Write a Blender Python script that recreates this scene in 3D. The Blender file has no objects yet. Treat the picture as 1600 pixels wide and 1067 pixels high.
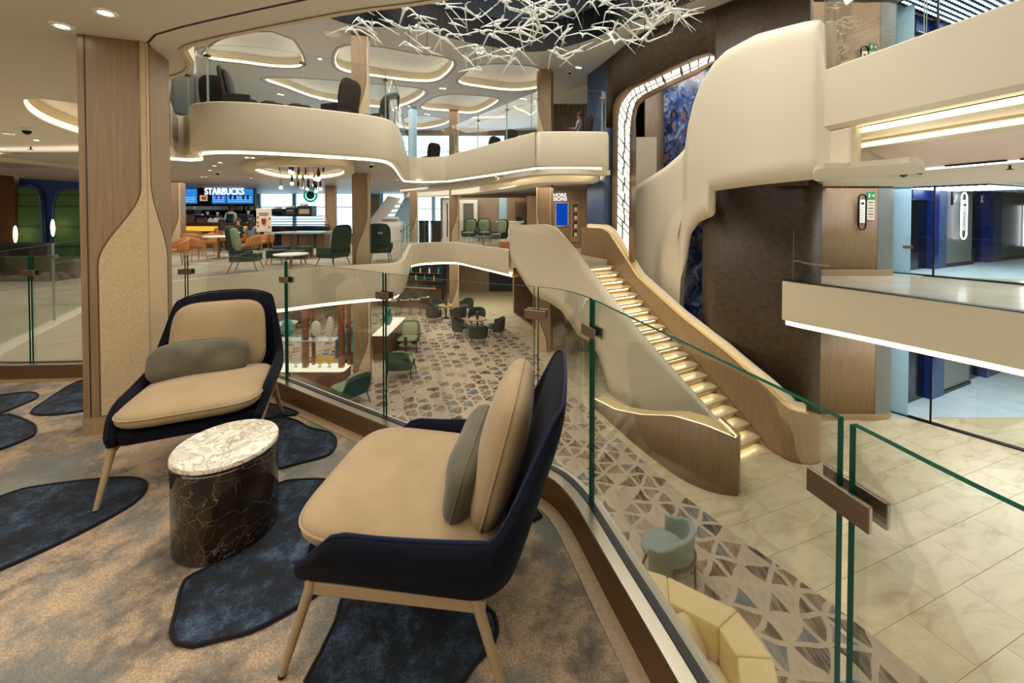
import bpy, bmesh, math, random
from mathutils import Vector, Matrix
from mathutils.geometry import tessellate_polygon
random.seed(7)
scene = bpy.context.scene
COL = scene.collection

# ---------------------------------------------------------------- camera
F = 620.0                      # focal length in pixels of the 1600 x 1067 frame
PITCH = math.radians(1.0)
HORIZON = 330.0
CAMZ = 1.55
YC = HORIZON + F * math.tan(PITCH)
cam_data = bpy.data.cameras.new('camera')
cam = bpy.data.objects.new('camera', cam_data)
COL.objects.link(cam)
cam.location = (0, 0, CAMZ)
cam.rotation_euler = (math.pi / 2 - PITCH, 0, 0)
cam_data.sensor_fit = 'HORIZONTAL'
cam_data.sensor_width = 36
cam_data.lens = F / 1600 * 36
cam_data.shift_y = (YC - 533.5) / 1600
cam_data.clip_start = 0.02
cam_data.clip_end = 200
scene.camera = cam

# ---------------------------------------------------------------- world, exposure
scene.view_settings.view_transform = 'Standard'
scene.view_settings.look = 'None'
scene.view_settings.gamma = 1
scene.view_settings.exposure = 0.18
scene.view_settings.use_curve_mapping = False
world = bpy.data.worlds.new('world')
scene.world = world
world.use_nodes = True
world.node_tree.nodes['Background'].inputs[0].default_value = (0.80, 0.93, 1.0, 1)
world.node_tree.nodes['Background'].inputs[1].default_value = 2.6
scene.cycles.use_denoising = True
scene.cycles.max_bounces = 8
scene.cycles.diffuse_bounces = 4
scene.cycles.glossy_bounces = 3
scene.cycles.transparent_max_bounces = 24
scene.cycles.caustics_reflective = False
scene.cycles.caustics_refractive = False
scene.cycles.sample_clamp_indirect = 6

# ---------------------------------------------------------------- added fill lights below the ceilings, no real lamps there
def area(name, loc, size, power, col=(1, 0.94, 0.84), rot=(0, 0, 0)):
    l = bpy.data.lights.new(name, 'AREA'); l.shape = 'RECTANGLE'; l.size, l.size_y = size; l.energy = power; l.color = col
    o = bpy.data.objects.new(name, l); COL.objects.link(o); o.location = loc; o.rotation_euler = rot
    return o
area('added_fill_light', (0, 7, 8.3), (8, 7), 1050)
area('added_fill_light', (-2.5, 0.0, 2.72), (5, 4), 120)
area('added_fill_light', (-9, 13, 2.60), (8, 6), 300)
area('added_fill_light', (-3, 20, 2.60), (7, 6), 250)
area('added_fill_light', (1, 14.5, 2.4), (3, 3), 80)
area('added_fill_light', (-10, 5.5, 2.72), (5, 5), 150)
area('added_fill_light', (10.5, 8, 2.1), (6, 6), 250, (0.9, 0.95, 1.0))
area('added_fill_light', (11.5, 8.5, -1.0), (7, 8), 350, (0.92, 0.96, 1.0))
area('added_fill_light', (-7, 13, -1.0), (8, 8), 260)
area('added_fill_light', (-3, 20, -1.0), (8, 4), 200)
area('added_fill_light', (-8, 14, 6.5), (8, 10), 420)
area('added_fill_light', (10, 5, 6.5), (7, 9), 350)
area('added_fill_light', (-3, 21, 6.5), (9, 6), 260)
area('added_fill_light', (4.9, 12.4, 6.5), (1.6, 2.0), 110)  # fill added to brighten the space behind the arch

Z0, Z1, Z2, Z3 = -3.5, 0.0, 3.5, 6.6     # lower deck, own deck, upper deck, ceiling of the upper deck

# ---------------------------------------------------------------- pixel helpers
def ray(x, y):
    u = (x - 800.0) / F
    v = (YC - y) / F
    return Vector((u, math.cos(PITCH) + v * math.sin(PITCH), -math.sin(PITCH) + v * math.cos(PITCH)))
def P(x, y, z=0.0):            # where the pixel's ray meets the level z
    d = ray(x, y); t = (z - CAMZ) / d.z
    return Vector((d.x * t, d.y * t, z))
def D(x, y, Y):                # where the pixel's ray meets the depth Y
    d = ray(x, y); t = Y / d.y
    return Vector((d.x * t, Y, CAMZ + d.z * t))
def ZAT(y, Y):
    return D(800, y, Y).z
def PX(p):                     # pixel of a point
    d = Vector(p) - Vector((0, 0, CAMZ))
    f = d.y * math.cos(PITCH) - d.z * math.sin(PITCH)
    u = d.y * math.sin(PITCH) + d.z * math.cos(PITCH)
    return 800 + F * d.x / f, YC - F * u / f
def XY(p): return (p[0], p[1])
def interp(pts, x):
    if x <= pts[0][0]: return pts[0][1]
    for (a, b), (c, d) in zip(pts, pts[1:]):
        if x <= c: return b + (d - b) * (x - a) / (c - a)
    return pts[-1][1]
def sstep(a, b, x):
    t = max(0, min(1, (x - a) / (b - a))); return t * t * (3 - 2 * t)

# ---------------------------------------------------------------- paths
def smooth(pts, step=0.12, closed=False):
    pts = [Vector(p) for p in pts]; n = len(pts); out = []
    for i in range(n if closed else n - 1):
        if closed: a, b, c, d = pts[i - 1], pts[i], pts[(i + 1) % n], pts[(i + 2) % n]
        else:
            b, c = pts[i], pts[i + 1]
            a = pts[i - 1] if i else b * 2 - c
            d = pts[i + 2] if i + 2 < n else c * 2 - b
        m = max(1, int((c - b).length / step))
        for k in range(m):
            t = k / m
            out.append(0.5 * ((2 * b) + (c - a) * t + (2 * a - 5 * b + 4 * c - d) * t * t + (3 * b - a - 3 * c + d) * t ** 3))
    if not closed: out.append(pts[-1].copy())
    return out
def normals(path):             # right hand normals in plan
    n = []
    for i in range(len(path)):
        a = path[max(0, i - 1)]; b = path[min(len(path) - 1, i + 1)]
        t = Vector((b[0] - a[0], b[1] - a[1]))
        t = t.normalized() if t.length else Vector((1, 0))
        n.append(Vector((t.y, -t.x)))
    return n
def offset(path, o):
    return [Vector((p[0] + m.x * o, p[1] + m.y * o)) for p, m in zip(path, normals(path))]
def ray_path(path, px):        # where the sight line of a pixel column crosses a plan path
    k = (px - 800) / F
    for a, b in zip(path, path[1:]):
        fa, fb = a[0] - k * a[1], b[0] - k * b[1]
        if fa == 0 or fa * fb < 0:
            t = fa / (fa - fb) if fa != fb else 0
            return Vector((a[0] + (b[0] - a[0]) * t, a[1] + (b[1] - a[1]) * t))
    return None
def rrect(w, d, r, n=6, cx=0, cy=0):
    o = []
    for k, (sx, sy) in enumerate(((1, 1), (-1, 1), (-1, -1), (1, -1))):
        for i in range(n + 1):
            t = math.pi / 2 * (k + i / n)
            o.append((cx + sx * (w / 2 - r) + r * math.cos(t), cy + sy * (d / 2 - r) + r * math.sin(t)))
    return o
def circ(r, n=24, cx=0, cy=0):
    return [(cx + r * math.cos(2 * math.pi * i / n), cy + r * math.sin(2 * math.pi * i / n)) for i in range(n)]

# ---------------------------------------------------------------- materials
MATS = {}
def lin(h):
    h = h.lstrip('#'); o = []
    for i in (0, 2, 4):
        c = int(h[i:i + 2], 16) / 255
        o.append(c / 12.92 if c <= 0.04045 else ((c + 0.055) / 1.055) ** 2.4)
    return (*o, 1)
def mat(name, col, rough=0.5, metal=0.0, var=None, vs=4.0, stretch=(1, 1, 1), bump=0.0, bs=60.0, detail=4.0, contrast=(0.3, 0.7), emit=0.0, sheen=0.0, coat=0.0, spec=0.5, bstretch=None):
    m = bpy.data.materials.new(name); MATS[name] = m; m.use_nodes = True
    nt = m.node_tree; b = nt.nodes['Principled BSDF']
    c = lin(col) if isinstance(col, str) else (*col, 1)
    b.inputs['Base Color'].default_value = c
    b.inputs['Roughness'].default_value = rough
    b.inputs['Metallic'].default_value = metal
    b.inputs['Specular IOR Level'].default_value = spec
    if sheen: b.inputs['Sheen Weight'].default_value = sheen; b.inputs['Sheen Roughness'].default_value = 0.4
    if coat: b.inputs['Coat Weight'].default_value = coat; b.inputs['Coat Roughness'].default_value = 0.08
    if emit:
        b.inputs['Emission Color'].default_value = c; b.inputs['Emission Strength'].default_value = emit
    tc = None
    if var or bump:
        tc = nt.nodes.new('ShaderNodeTexCoord')
    if var:
        mp = nt.nodes.new('ShaderNodeMapping'); mp.inputs['Scale'].default_value = stretch
        nz = nt.nodes.new('ShaderNodeTexNoise'); nz.inputs['Scale'].default_value = vs; nz.inputs['Detail'].default_value = detail
        rp = nt.nodes.new('ShaderNodeValToRGB')
        rp.color_ramp.elements[0].position = contrast[0]; rp.color_ramp.elements[1].position = contrast[1]
        rp.color_ramp.elements[0].color = c; rp.color_ramp.elements[1].color = lin(var)
        nt.links.new(tc.outputs['Object'], mp.inputs[0]); nt.links.new(mp.outputs[0], nz.inputs['Vector'])
        nt.links.new(nz.outputs[0], rp.inputs[0]); nt.links.new(rp.outputs[0], b.inputs['Base Color'])
    if bump:
        nb = nt.nodes.new('ShaderNodeTexNoise'); nb.inputs['Scale'].default_value = bs; nb.inputs['Detail'].default_value = 3
        bp = nt.nodes.new('ShaderNodeBump'); bp.inputs['Strength'].default_value = bump; bp.inputs['Distance'].default_value = 0.01
        if bstretch:
            m2 = nt.nodes.new('ShaderNodeMapping'); m2.inputs['Scale'].default_value = bstretch
            nt.links.new(tc.outputs['Object'], m2.inputs[0]); nt.links.new(m2.outputs[0], nb.inputs['Vector'])
        else: nt.links.new(tc.outputs['Object'], nb.inputs['Vector'])
        nt.links.new(nb.outputs[0], bp.inputs['Height']); nt.links.new(bp.outputs[0], b.inputs['Normal'])
    return m
def emis(name, col, strength):
    m = bpy.data.materials.new(name); MATS[name] = m; m.use_nodes = True
    nt = m.node_tree; nt.nodes.remove(nt.nodes['Principled BSDF'])
    e = nt.nodes.new('ShaderNodeEmission'); e.inputs[0].default_value = lin(col) if isinstance(col, str) else (*col, 1); e.inputs[1].default_value = strength
    nt.links.new(e.outputs[0], nt.nodes['Material Output'].inputs[0]); return m
def glassmat(name, tint=(0.93, 0.97, 0.95), refl=1.0, rough=0.0):
    m = bpy.data.materials.new(name); MATS[name] = m; m.use_nodes = True
    nt = m.node_tree; nt.nodes.remove(nt.nodes['Principled BSDF'])
    t = nt.nodes.new('ShaderNodeBsdfTransparent'); t.inputs[0].default_value = (*tint, 1)
    g = nt.nodes.new('ShaderNodeBsdfGlossy'); g.inputs['Roughness'].default_value = rough
    f = nt.nodes.new('ShaderNodeFresnel'); f.inputs[0].default_value = 1.45
    mu = nt.nodes.new('ShaderNodeMath'); mu.operation = 'MULTIPLY'; mu.inputs[1].default_value = refl
    mx = nt.nodes.new('ShaderNodeMixShader')
    nt.links.new(f.outputs[0], mu.inputs[0]); nt.links.new(mu.outputs[0], mx.inputs[0])
    nt.links.new(t.outputs[0], mx.inputs[1]); nt.links.new(g.outputs[0], mx.inputs[2])
    nt.links.new(mx.outputs[0], nt.nodes['Material Output'].inputs[0]); return m
def nodes(name, rough=0.5):
    m = bpy.data.materials.new(name); MATS[name] = m; m.use_nodes = True
    nt = m.node_tree; b = nt.nodes['Principled BSDF']; b.inputs['Roughness'].default_value = rough
    tc = nt.nodes.new('ShaderNodeTexCoord')
    def N(kind, ins=None, **kw):
        n = nt.nodes.new(kind)
        for k, v in kw.items(): setattr(n, k, v)
        for k, v in (ins or {}).items():
            if isinstance(v, bpy.types.NodeSocket): nt.links.new(v, n.inputs[k])
            else: n.inputs[k].default_value = v
        return n
    def ramp(fac, stops, const=False):
        r = nt.nodes.new('ShaderNodeValToRGB')
        if const: r.color_ramp.interpolation = 'CONSTANT'
        e = r.color_ramp.elements
        while len(e) < len(stops): e.new(0.5)
        for q, (p, c) in zip(e, stops): q.position = p; q.color = lin(c) if isinstance(c, str) else (c, c, c, 1)
        nt.links.new(fac, r.inputs[0]); return r.outputs[0]
    def mix(fac, a, b_):
        n = nt.nodes.new('ShaderNodeMix'); n.data_type = 'RGBA'
        for s, v in ((n.inputs[0], fac), (n.inputs[6], a), (n.inputs[7], b_)):
            if isinstance(v, bpy.types.NodeSocket): nt.links.new(v, s)
            elif isinstance(v, str): s.default_value = lin(v)
            else: s.default_value = v
        return n.outputs[2]
    def bump(h, s, d=0.01):
        n = N('ShaderNodeBump', {'Height': h, 'Strength': s, 'Distance': d}); nt.links.new(n.outputs[0], b.inputs['Normal'])
    return m, nt, b, tc.outputs['Object'], N, ramp, mix, bump

# ---------------------------------------------------------------- mesh builder
class MB:
    def __init__(self): self.v = []; self.f = []; self.m = []; self.sm = []
    def add(self, vs, fs, mi=0, s=False):
        o = len(self.v); self.v += [tuple(p) for p in vs]
        for f in fs: self.f.append([i + o for i in f]); self.m.append(mi); self.sm.append(s)
        return self
    def box(self, c, d, rz=0.0, mi=0, M=None):
        c = Vector(c); R = M or Matrix.Rotation(rz, 3, 'Z')
        vs = [c + R @ Vector((x * d[0] / 2, y * d[1] / 2, z * d[2] / 2)) for x in (-1, 1) for y in (-1, 1) for z in (-1, 1)]
        return self.add(vs, [(0, 1, 3, 2), (4, 6, 7, 5), (0, 4, 5, 1), (2, 3, 7, 6), (0, 2, 6, 4), (1, 5, 7, 3)], mi)
    def hull2(self, A, B, mi=0, s=False, cap=True):   # two rings of equal length
        n = len(A); fs = [(i, (i + 1) % n, n + (i + 1) % n, n + i) for i in range(n)]
        self.add(list(A) + list(B), fs, mi, s)
        if cap:
            self.add(list(A), [tuple(reversed(range(n)))], mi); self.add(list(B), [tuple(range(n))], mi)
        return self
    def prism(self, poly, z0, z1, mi=0, s=False, holes=()):
        polys = [list(poly)] + [list(h) for h in holes]
        tri = tessellate_polygon([[Vector((p[0], p[1], 0)) for p in q] for q in polys])
        flat = [p for q in polys for p in q]
        self.add([(p[0], p[1], z1) for p in flat], tri, mi); self.add([(p[0], p[1], z0) for p in flat], tri, mi)
        for q in polys:
            n = len(q)
            self.add([(p[0], p[1], z0) for p in q] + [(p[0], p[1], z1) for p in q], [(i, (i + 1) % n, n + (i + 1) % n, n + i) for i in range(n)], mi, s)
        return self
    def flat(self, poly, z, mi=0, holes=()):
        polys = [list(poly)] + [list(h) for h in holes]
        tri = tessellate_polygon([[Vector((p[0], p[1], 0)) for p in q] for q in polys])
        flat = [p for q in polys for p in q]
        return self.add([(p[0], p[1], z) for p in flat], tri, mi)
    def poly3(self, pts, thick, mi=0):                # planar-ish polygon of 3D points given a thickness vector
        n = len(pts); t = Vector(thick)
        nv = Vector((0, 0, 0))
        for a, b in zip(pts, list(pts[1:]) + [pts[0]]): nv += Vector(a).cross(Vector(b))
        q = nv.rotation_difference(Vector((0, 0, 1)))
        tri = tessellate_polygon([[q @ Vector(p) for p in pts]])
        A = [Vector(p) for p in pts]; B = [Vector(p) + t for p in pts]
        self.add(A, tri, mi); self.add(B, tri, mi)
        return self.add(A + B, [(i, (i + 1) % n, n + (i + 1) % n, n + i) for i in range(n)], mi)
    def sweep(self, path, prof, mi=0, s=True, closed=False, zs=None):   # profile of (offset, z) along a plan path; zs adds a height per point
        nn = normals(path); k = len(prof); vs = []
        for i, (p, n) in enumerate(zip(path, nn)):
            dz = zs[i] if zs else 0
            vs += [(p[0] + n.x * o, p[1] + n.y * o, z + dz) for o, z in prof]
        fs = []
        for i in range(len(path) - 1):
            for j in range(k if closed else k - 1):
                j2 = (j + 1) % k
                fs.append((i * k + j, i * k + j2, (i + 1) * k + j2, (i + 1) * k + j))
        self.add(vs, fs, mi, s)
        if closed:
            self.add(vs[:k], [tuple(range(k))], mi); self.add(vs[-k:], [tuple(reversed(range(k)))], mi)
        return self
    def tube(self, pts, r, n=8, mi=0, cap=True):
        pts = [Vector(p) for p in pts]; rs = r if isinstance(r, (list, tuple)) else [r] * len(pts); vs = []
        up = Vector((0, 0, 1)); prev = None
        for i, p in enumerate(pts):
            t = (pts[min(i + 1, len(pts) - 1)] - pts[max(0, i - 1)]).normalized()
            a = t.cross(up if abs(t.z) < 0.95 else Vector((1, 0, 0))).normalized() if prev is None else (prev - t * prev.dot(t)).normalized()
            prev = a; b = t.cross(a)
            vs += [p + (a * math.cos(2 * math.pi * j / n) + b * math.sin(2 * math.pi * j / n)) * rs[i] for j in range(n)]
        fs = [(i * n + j, i * n + (j + 1) % n, (i + 1) * n + (j + 1) % n, (i + 1) * n + j) for i in range(len(pts) - 1) for j in range(n)]
        self.add(vs, fs, mi, True)
        if cap: self.add(vs[:n], [tuple(reversed(range(n)))], mi); self.add(vs[-n:], [tuple(range(n))], mi)
        return self
    def lathe(self, prof, n=24, c=(0, 0, 0), mi=0, s=True):
        vs = [(c[0] + r * math.cos(2 * math.pi * j / n), c[1] + r * math.sin(2 * math.pi * j / n), c[2] + z) for r, z in prof for j in range(n)]
        fs = [(i * n + j, i * n + (j + 1) % n, (i + 1) * n + (j + 1) % n, (i + 1) * n + j) for i in range(len(prof) - 1) for j in range(n)]
        return self.add(vs, fs, mi, s)
    def grid(self, fn, nu, nv, mi=0, s=True, wrap=False):
        vs = [fn(i / (nu if wrap else nu - 1), j / (nv - 1)) for i in range(nu) for j in range(nv)]
        fs = [(i * nv + j, ((i + 1) % nu) * nv + j, ((i + 1) % nu) * nv + j + 1, i * nv + j + 1) for i in range(nu if wrap else nu - 1) for j in range(nv - 1)]
        return self.add(vs, fs, mi, s)
    def ball(self, c, r, nu=12, nv=8, mi=0):
        r = (r, r, r) if not isinstance(r, (tuple, list)) else r
        return self.grid(lambda u, v: (c[0] + r[0] * math.cos(2 * math.pi * u) * math.sin(math.pi * v), c[1] + r[1] * math.sin(2 * math.pi * u) * math.sin(math.pi * v), c[2] - r[2] * math.cos(math.pi * v)), nu, nv, mi, True, True)
    def build(self, name, mats, parent=None, loc=None, rz=0.0, bevel=0.0, sub=0, weld=True):
        me = bpy.data.meshes.new(name); me.from_pydata(self.v, [], self.f)
        if not isinstance(mats, (list, tuple)): mats = [mats]
        for q in mats: me.materials.append(MATS[q] if isinstance(q, str) else q)
        me.polygons.foreach_set('material_index', self.m); me.polygons.foreach_set('use_smooth', self.sm)
        bm = bmesh.new(); bm.from_mesh(me)
        if weld: bmesh.ops.remove_doubles(bm, verts=bm.verts, dist=1e-5)
        bmesh.ops.recalc_face_normals(bm, faces=bm.faces)
        bm.to_mesh(me); bm.free(); me.update()
        if any(self.sm): me.set_sharp_from_angle(angle=math.radians(38))
        o = bpy.data.objects.new(name, me); COL.objects.link(o)
        if parent: o.parent = parent
        if loc: o.location = loc
        o.rotation_euler.z = rz
        if bevel:
            b = o.modifiers.new('bevel', 'BEVEL'); b.width = bevel; b.segments = 2; b.limit_method = 'ANGLE'
        if sub:
            b = o.modifiers.new('sub', 'SUBSURF'); b.levels = sub; b.render_levels = sub
        return o
def tag(o, label, cat, group=None, kind=None):
    o['label'] = label; o['category'] = cat
    if group: o['group'] = group
    if kind: o['kind'] = kind
    return o
def thing(name, label, cat, loc=(0, 0, 0), rz=0.0, group=None):
    o = bpy.data.objects.new(name, None); COL.objects.link(o); o.location = loc; o.rotation_euler.z = rz
    o.empty_display_size = 0.1
    return tag(o, label, cat, group)
def struct(o, label, cat): return tag(o, label, cat, None, 'structure')
def copy_tree(o, parent=None):
    c = o.copy(); COL.objects.link(c)
    if parent: c.parent = parent
    for ch in list(o.children): copy_tree(ch, c)
    return c
def place(proto, spots, used=[]):
    """spots: (loc, rz, label, group); the first one moves the prototype itself"""
    out = []; first = True
    for loc, rz, label, group in spots:
        o = proto if first else copy_tree(proto); first = False
        o.location = loc; o.rotation_euler.z = rz; o['label'] = label
        if group: o['group'] = group
        out.append(o)
    return out
def text(s, size, mat_, parent, loc, rot, name='lettering', extrude=0.01, align='CENTER', bold=0.0, xs=1.0):
    c = bpy.data.curves.new(name, 'FONT'); c.body = s; c.size = size; c.extrude = extrude; c.align_x = align; c.align_y = 'CENTER'; c.offset = bold
    t = bpy.data.objects.new(name, c); COL.objects.link(t)
    me = bpy.data.meshes.new_from_object(t.evaluated_get(bpy.context.evaluated_depsgraph_get()))
    bpy.data.objects.remove(t); me.materials.clear(); me.materials.append(MATS[mat_])
    o = bpy.data.objects.new(name, me); COL.objects.link(o)
    o.parent = parent; o.location = loc; o.rotation_euler = rot; o.scale.x = xs
    return o
# ---------------------------------------------------------------- the materials
mat('plaster', '#dbd1bb', 0.55, bump=0.03, bs=150)
mat('plaster_warm', '#ded0b0', 0.6)
mat('ceiling_white', '#e6dfd0', 0.7)
mat('ceiling_grey', '#c9c8c6', 0.6)
mat('coffer_blue', '#c6d0da', 0.5)
mat('soffit_grey', '#b9b4ae', 0.5)
mat('pink_panel', '#e8d4cc', 0.5)
mat('oak', '#93795a', 0.45, var='#7f6649', vs=3, stretch=(14, 14, 0.7), bump=0.05, bs=40, bstretch=(12, 12, 0.6))
mat('oak_pale', '#a58b69', 0.45, var='#917757', vs=3, stretch=(16, 16, 0.6), bump=0.05, bs=40, bstretch=(12, 12, 0.6))
mat('oak_grey', '#998670', 0.45, var='#857360', vs=3, stretch=(14, 14, 0.6))
mat('walnut', '#5a3c26', 0.4, var='#432b1b', vs=3, stretch=(10, 10, 0.8))
mat('redwood', '#8a4a2a', 0.35, var='#6e3720', vs=3, stretch=(10, 10, 0.8), coat=0.3)
mat('bronze_edge', '#7a5f44', 0.3, 0.6)
mat('fabric_wall', '#cdb591', 0.9, var='#b89f7b', vs=120, detail=2, bump=0.25, bs=260)
mat('groove', '#2c241c', 0.6)
mat('leather_brown', '#47382a', 0.55, var='#32281d', vs=9, detail=8, bump=0.25, bs=45)
mat('velvet_navy', '#050811', 0.9, var='#0a1020', vs=5, sheen=0.02, spec=0.2, bump=0.05, bs=200)
mat('velvet_blue', '#0c1731', 0.85, var='#101f3e', vs=5, sheen=0.1, spec=0.25, bump=0.05, bs=200)
mat('velvet_sand', '#998261', 0.85, var='#a68e6c', vs=5, sheen=0.15, bump=0.08, bs=220)
mat('velvet_olive', '#4c4939', 0.8, var='#625d4b', vs=6, sheen=0.25, bump=0.12, bs=30)
mat('champagne', '#a89170', 0.45, 0.1)
mat('steel', '#a9a08f', 0.28, 0.9)
mat('bronze_metal', '#8b7a68', 0.35, 0.85)
mat('black', '#0a0a0a', 0.45)
mat('dark_metal', '#1a1918', 0.35, 0.7)
mat('white', '#ece8e0', 0.5)
mat('ledge_light_tint', '#d8bf85', 0.5)  # gold light of the strips is put into the ledge colour
mat('green_fabric', '#3c5a2a', 0.85, bump=0.1, bs=80)
mat('sage_fabric', '#7e8a6c', 0.85, bump=0.1, bs=120)
mat('forest_fabric', '#1d3329', 0.85, bump=0.1, bs=120)
mat('teal_fabric', '#15443d', 0.85, bump=0.1, bs=120)
mat('teal_bright', '#1f6f68', 0.8)
mat('grey_fabric', '#8e9a96', 0.9, bump=0.15, bs=160)
mat('charcoal_fabric', '#2c322e', 0.9, bump=0.15, bs=120)
mat('cream_leather', '#e2c992', 0.5)
mat('tan_leather', '#b06f3a', 0.5)
mat('tan_wood', '#b8763e', 0.45)
mat('brown_wood', '#6b4a30', 0.45)
mat('blue_wall', '#20356b', 0.5)
mat('blue_gloss', '#12296e', 0.25)
mat('navy_wall', '#42597e', 0.5, var='#2b3d5c', vs=14, detail=8, bump=0.2, bs=45)
mat('lobby_grey', '#6d716c', 0.35)
mat('lift_dark', '#0c1118', 0.15, 0.3)
mat('pale_blue', '#9fc4d8', 0.4)
mat('blue_carpet', '#b4c4c8', 0.5, var='#a4b6bc', vs=2)
mat('deck_pale', '#cfc6b2', 0.16, var='#bdb29a', vs=1.5, spec=0.6)
mat('deck_grey_carpet', '#b6a995', 0.9, var='#8f8474', vs=1.6, detail=9, stretch=(1, 2.2, 1), bump=0.1, bs=90)
mat('skin', '#b98560', 0.6); mat('skin_dark', '#6e4a36', 0.6); mat('hair', '#17110d', 0.5)
mat('shirt_white', '#e6e4de', 0.8); mat('apron', '#0f3b2b', 0.8); mat('shirt_grey', '#7d7f88', 0.8)
mat('paper', '#e9e6dc', 0.7); mat('poster', '#d8cdb6', 0.7)
mat('sign_green', '#1c7a45', 0.5); mat('red', '#9c2b28', 0.5); mat('screen_frame', '#15161c', 0.3)
mat('coffee_dark', '#20242a', 0.3, 0.3); mat('chrome', '#c8ccd0', 0.15, 1.0)
mat('cup_green', '#1d6b48', 0.5); mat('cup_clear', '#c9d2d2', 0.2)
mat('gold_glass', '#c9a02a', 0.2); mat('dome_glass', '#c3bfae', 0.12); mat('teal_glass', '#2e8f8a', 0.12)
mat('dark_ceiling', '#030406', 0.4, spec=0.15)
mat('dark_glass_blue', '#040609', 0.3, spec=0.1)
mat('void_panel', '#0b1a38', 0.25, spec=0.3)
emis('cove', (1.0, 0.80, 0.50), 4.0)
emis('coffer_glow', (1.0, 0.80, 0.52), 8.0)
emis('cove_soft', (1.0, 0.82, 0.52), 4.5)
emis('cove_white', (1.0, 0.94, 0.86), 3.0)
emis('step_glow', (1.0, 0.84, 0.55), 13.0)
emis('tile_glow', (1.0, 0.93, 0.78), 1.25)
emis('lamp', (1.0, 0.95, 0.85), 12.0)
emis('bulb', (1.0, 0.9, 0.72), 5.0)
emis('sconce', (1.0, 0.92, 0.6), 6.0)
emis('lobby_dots', (0.55, 0.8, 1.0), 3.0)
emis('lobby_line', (0.9, 0.92, 1.0), 4.0)
emis('screen_blue', '#2f86d8', 0.9); emis('screen_deep', '#0d48b8', 0.8); emis('screen_line', '#9fd0f5', 1.0)
emis('letter_white', '#ffffff', 1.15)
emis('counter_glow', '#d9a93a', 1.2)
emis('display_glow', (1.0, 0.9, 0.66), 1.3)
emis('roundel', '#19a077', 0.8)
emis('photo_red', '#b5563a', 0.5); emis('photo_purple', '#6a3ab0', 0.6); emis('photo_pale', '#e2c8b8', 0.6)
glassmat('glass', (0.97, 0.99, 0.98), 0.4)
glassmat('glass_blue', (0.80, 0.93, 0.98), 0.6)
glassmat('glass_far', (0.96, 0.985, 0.985), 0.25)
mat('glass_edge', '#0b4a38', 0.6, spec=0.05)
mat('glass_edge_pale', '#9fb5a8', 0.15, spec=0.8)
def m_crystal():
    m = mat('crystal', '#f4f7f2', 0.1, spec=0.9, coat=0.6); nt = m.node_tree
    t = nt.nodes.new('ShaderNodeBsdfTransparent'); mx = nt.nodes.new('ShaderNodeMixShader'); mx.inputs[0].default_value = 0.62
    nt.links.new(t.outputs[0], mx.inputs[1]); nt.links.new(nt.nodes['Principled BSDF'].outputs[0], mx.inputs[2]); nt.links.new(mx.outputs[0], nt.nodes['Material Output'].inputs[0])
m_crystal()

def m_marble_white():
    m, nt, b, co, N, ramp, mix, bump = nodes('marble_white', 0.12)
    n1 = N('ShaderNodeTexNoise', {'Vector': co, 'Scale': 5.0, 'Detail': 6.0, 'Distortion': 1.2})
    a = N('ShaderNodeMix', {0: 0.5, 6: co, 7: n1.outputs['Color']}, data_type='RGBA')
    v = N('ShaderNodeTexVoronoi', {'Vector': a.outputs[2], 'Scale': 11.0}, feature='DISTANCE_TO_EDGE')
    c = ramp(v.outputs['Distance'], [(0.0, '#857863'), (0.03, '#b3a791'), (0.08, '#ddd5c4'), (1, '#e6e0d3')])
    n2 = N('ShaderNodeTexNoise', {'Vector': co, 'Scale': 9.0, 'Detail': 8.0, 'Distortion': 2.0})
    f = ramp(n2.outputs[0], [(0.46, 0.0), (0.6, 0.75)])
    nt.links.new(mix(f, c, '#aba08b'), b.inputs['Base Color'])
m_marble_white()
def m_marble_dark():
    m, nt, b, co, N, ramp, mix, bump = nodes('marble_dark', 0.1)
    n1 = N('ShaderNodeTexNoise', {'Vector': co, 'Scale': 3.0, 'Detail': 5.0})
    a = N('ShaderNodeMix', {0: 0.35, 6: co, 7: n1.outputs['Color']}, data_type='RGBA')
    v = N('ShaderNodeTexVoronoi', {'Vector': a.outputs[2], 'Scale': 7.0}, feature='DISTANCE_TO_EDGE')
    v2 = N('ShaderNodeTexVoronoi', {'Vector': a.outputs[2], 'Scale': 17.0}, feature='DISTANCE_TO_EDGE')
    n2 = N('ShaderNodeTexNoise', {'Vector': co, 'Scale': 7.0, 'Detail': 3.0})
    l1 = ramp(v.outputs['Distance'], [(0.0, 0.85), (0.008, 0.0)])
    l2 = ramp(v2.outputs['Distance'], [(0.0, 0.8), (0.02, 0.0)])
    k = ramp(n2.outputs[0], [(0.47, 0.0), (0.62, 1.0)])
    l2k = N('ShaderNodeMath', {0: l2, 1: k}, operation='MULTIPLY')
    s = N('ShaderNodeMath', {0: l1, 1: l2k.outputs[0]}, operation='MAXIMUM')
    n3 = N('ShaderNodeTexNoise', {'Vector': co, 'Scale': 4.0, 'Detail': 6.0})
    base = ramp(n3.outputs[0], [(0.35, '#17110b'), (0.65, '#3a2c1d')])
    nt.links.new(mix(s.outputs[0], base, '#a29c8e'), b.inputs['Base Color'])
m_marble_dark()
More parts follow.
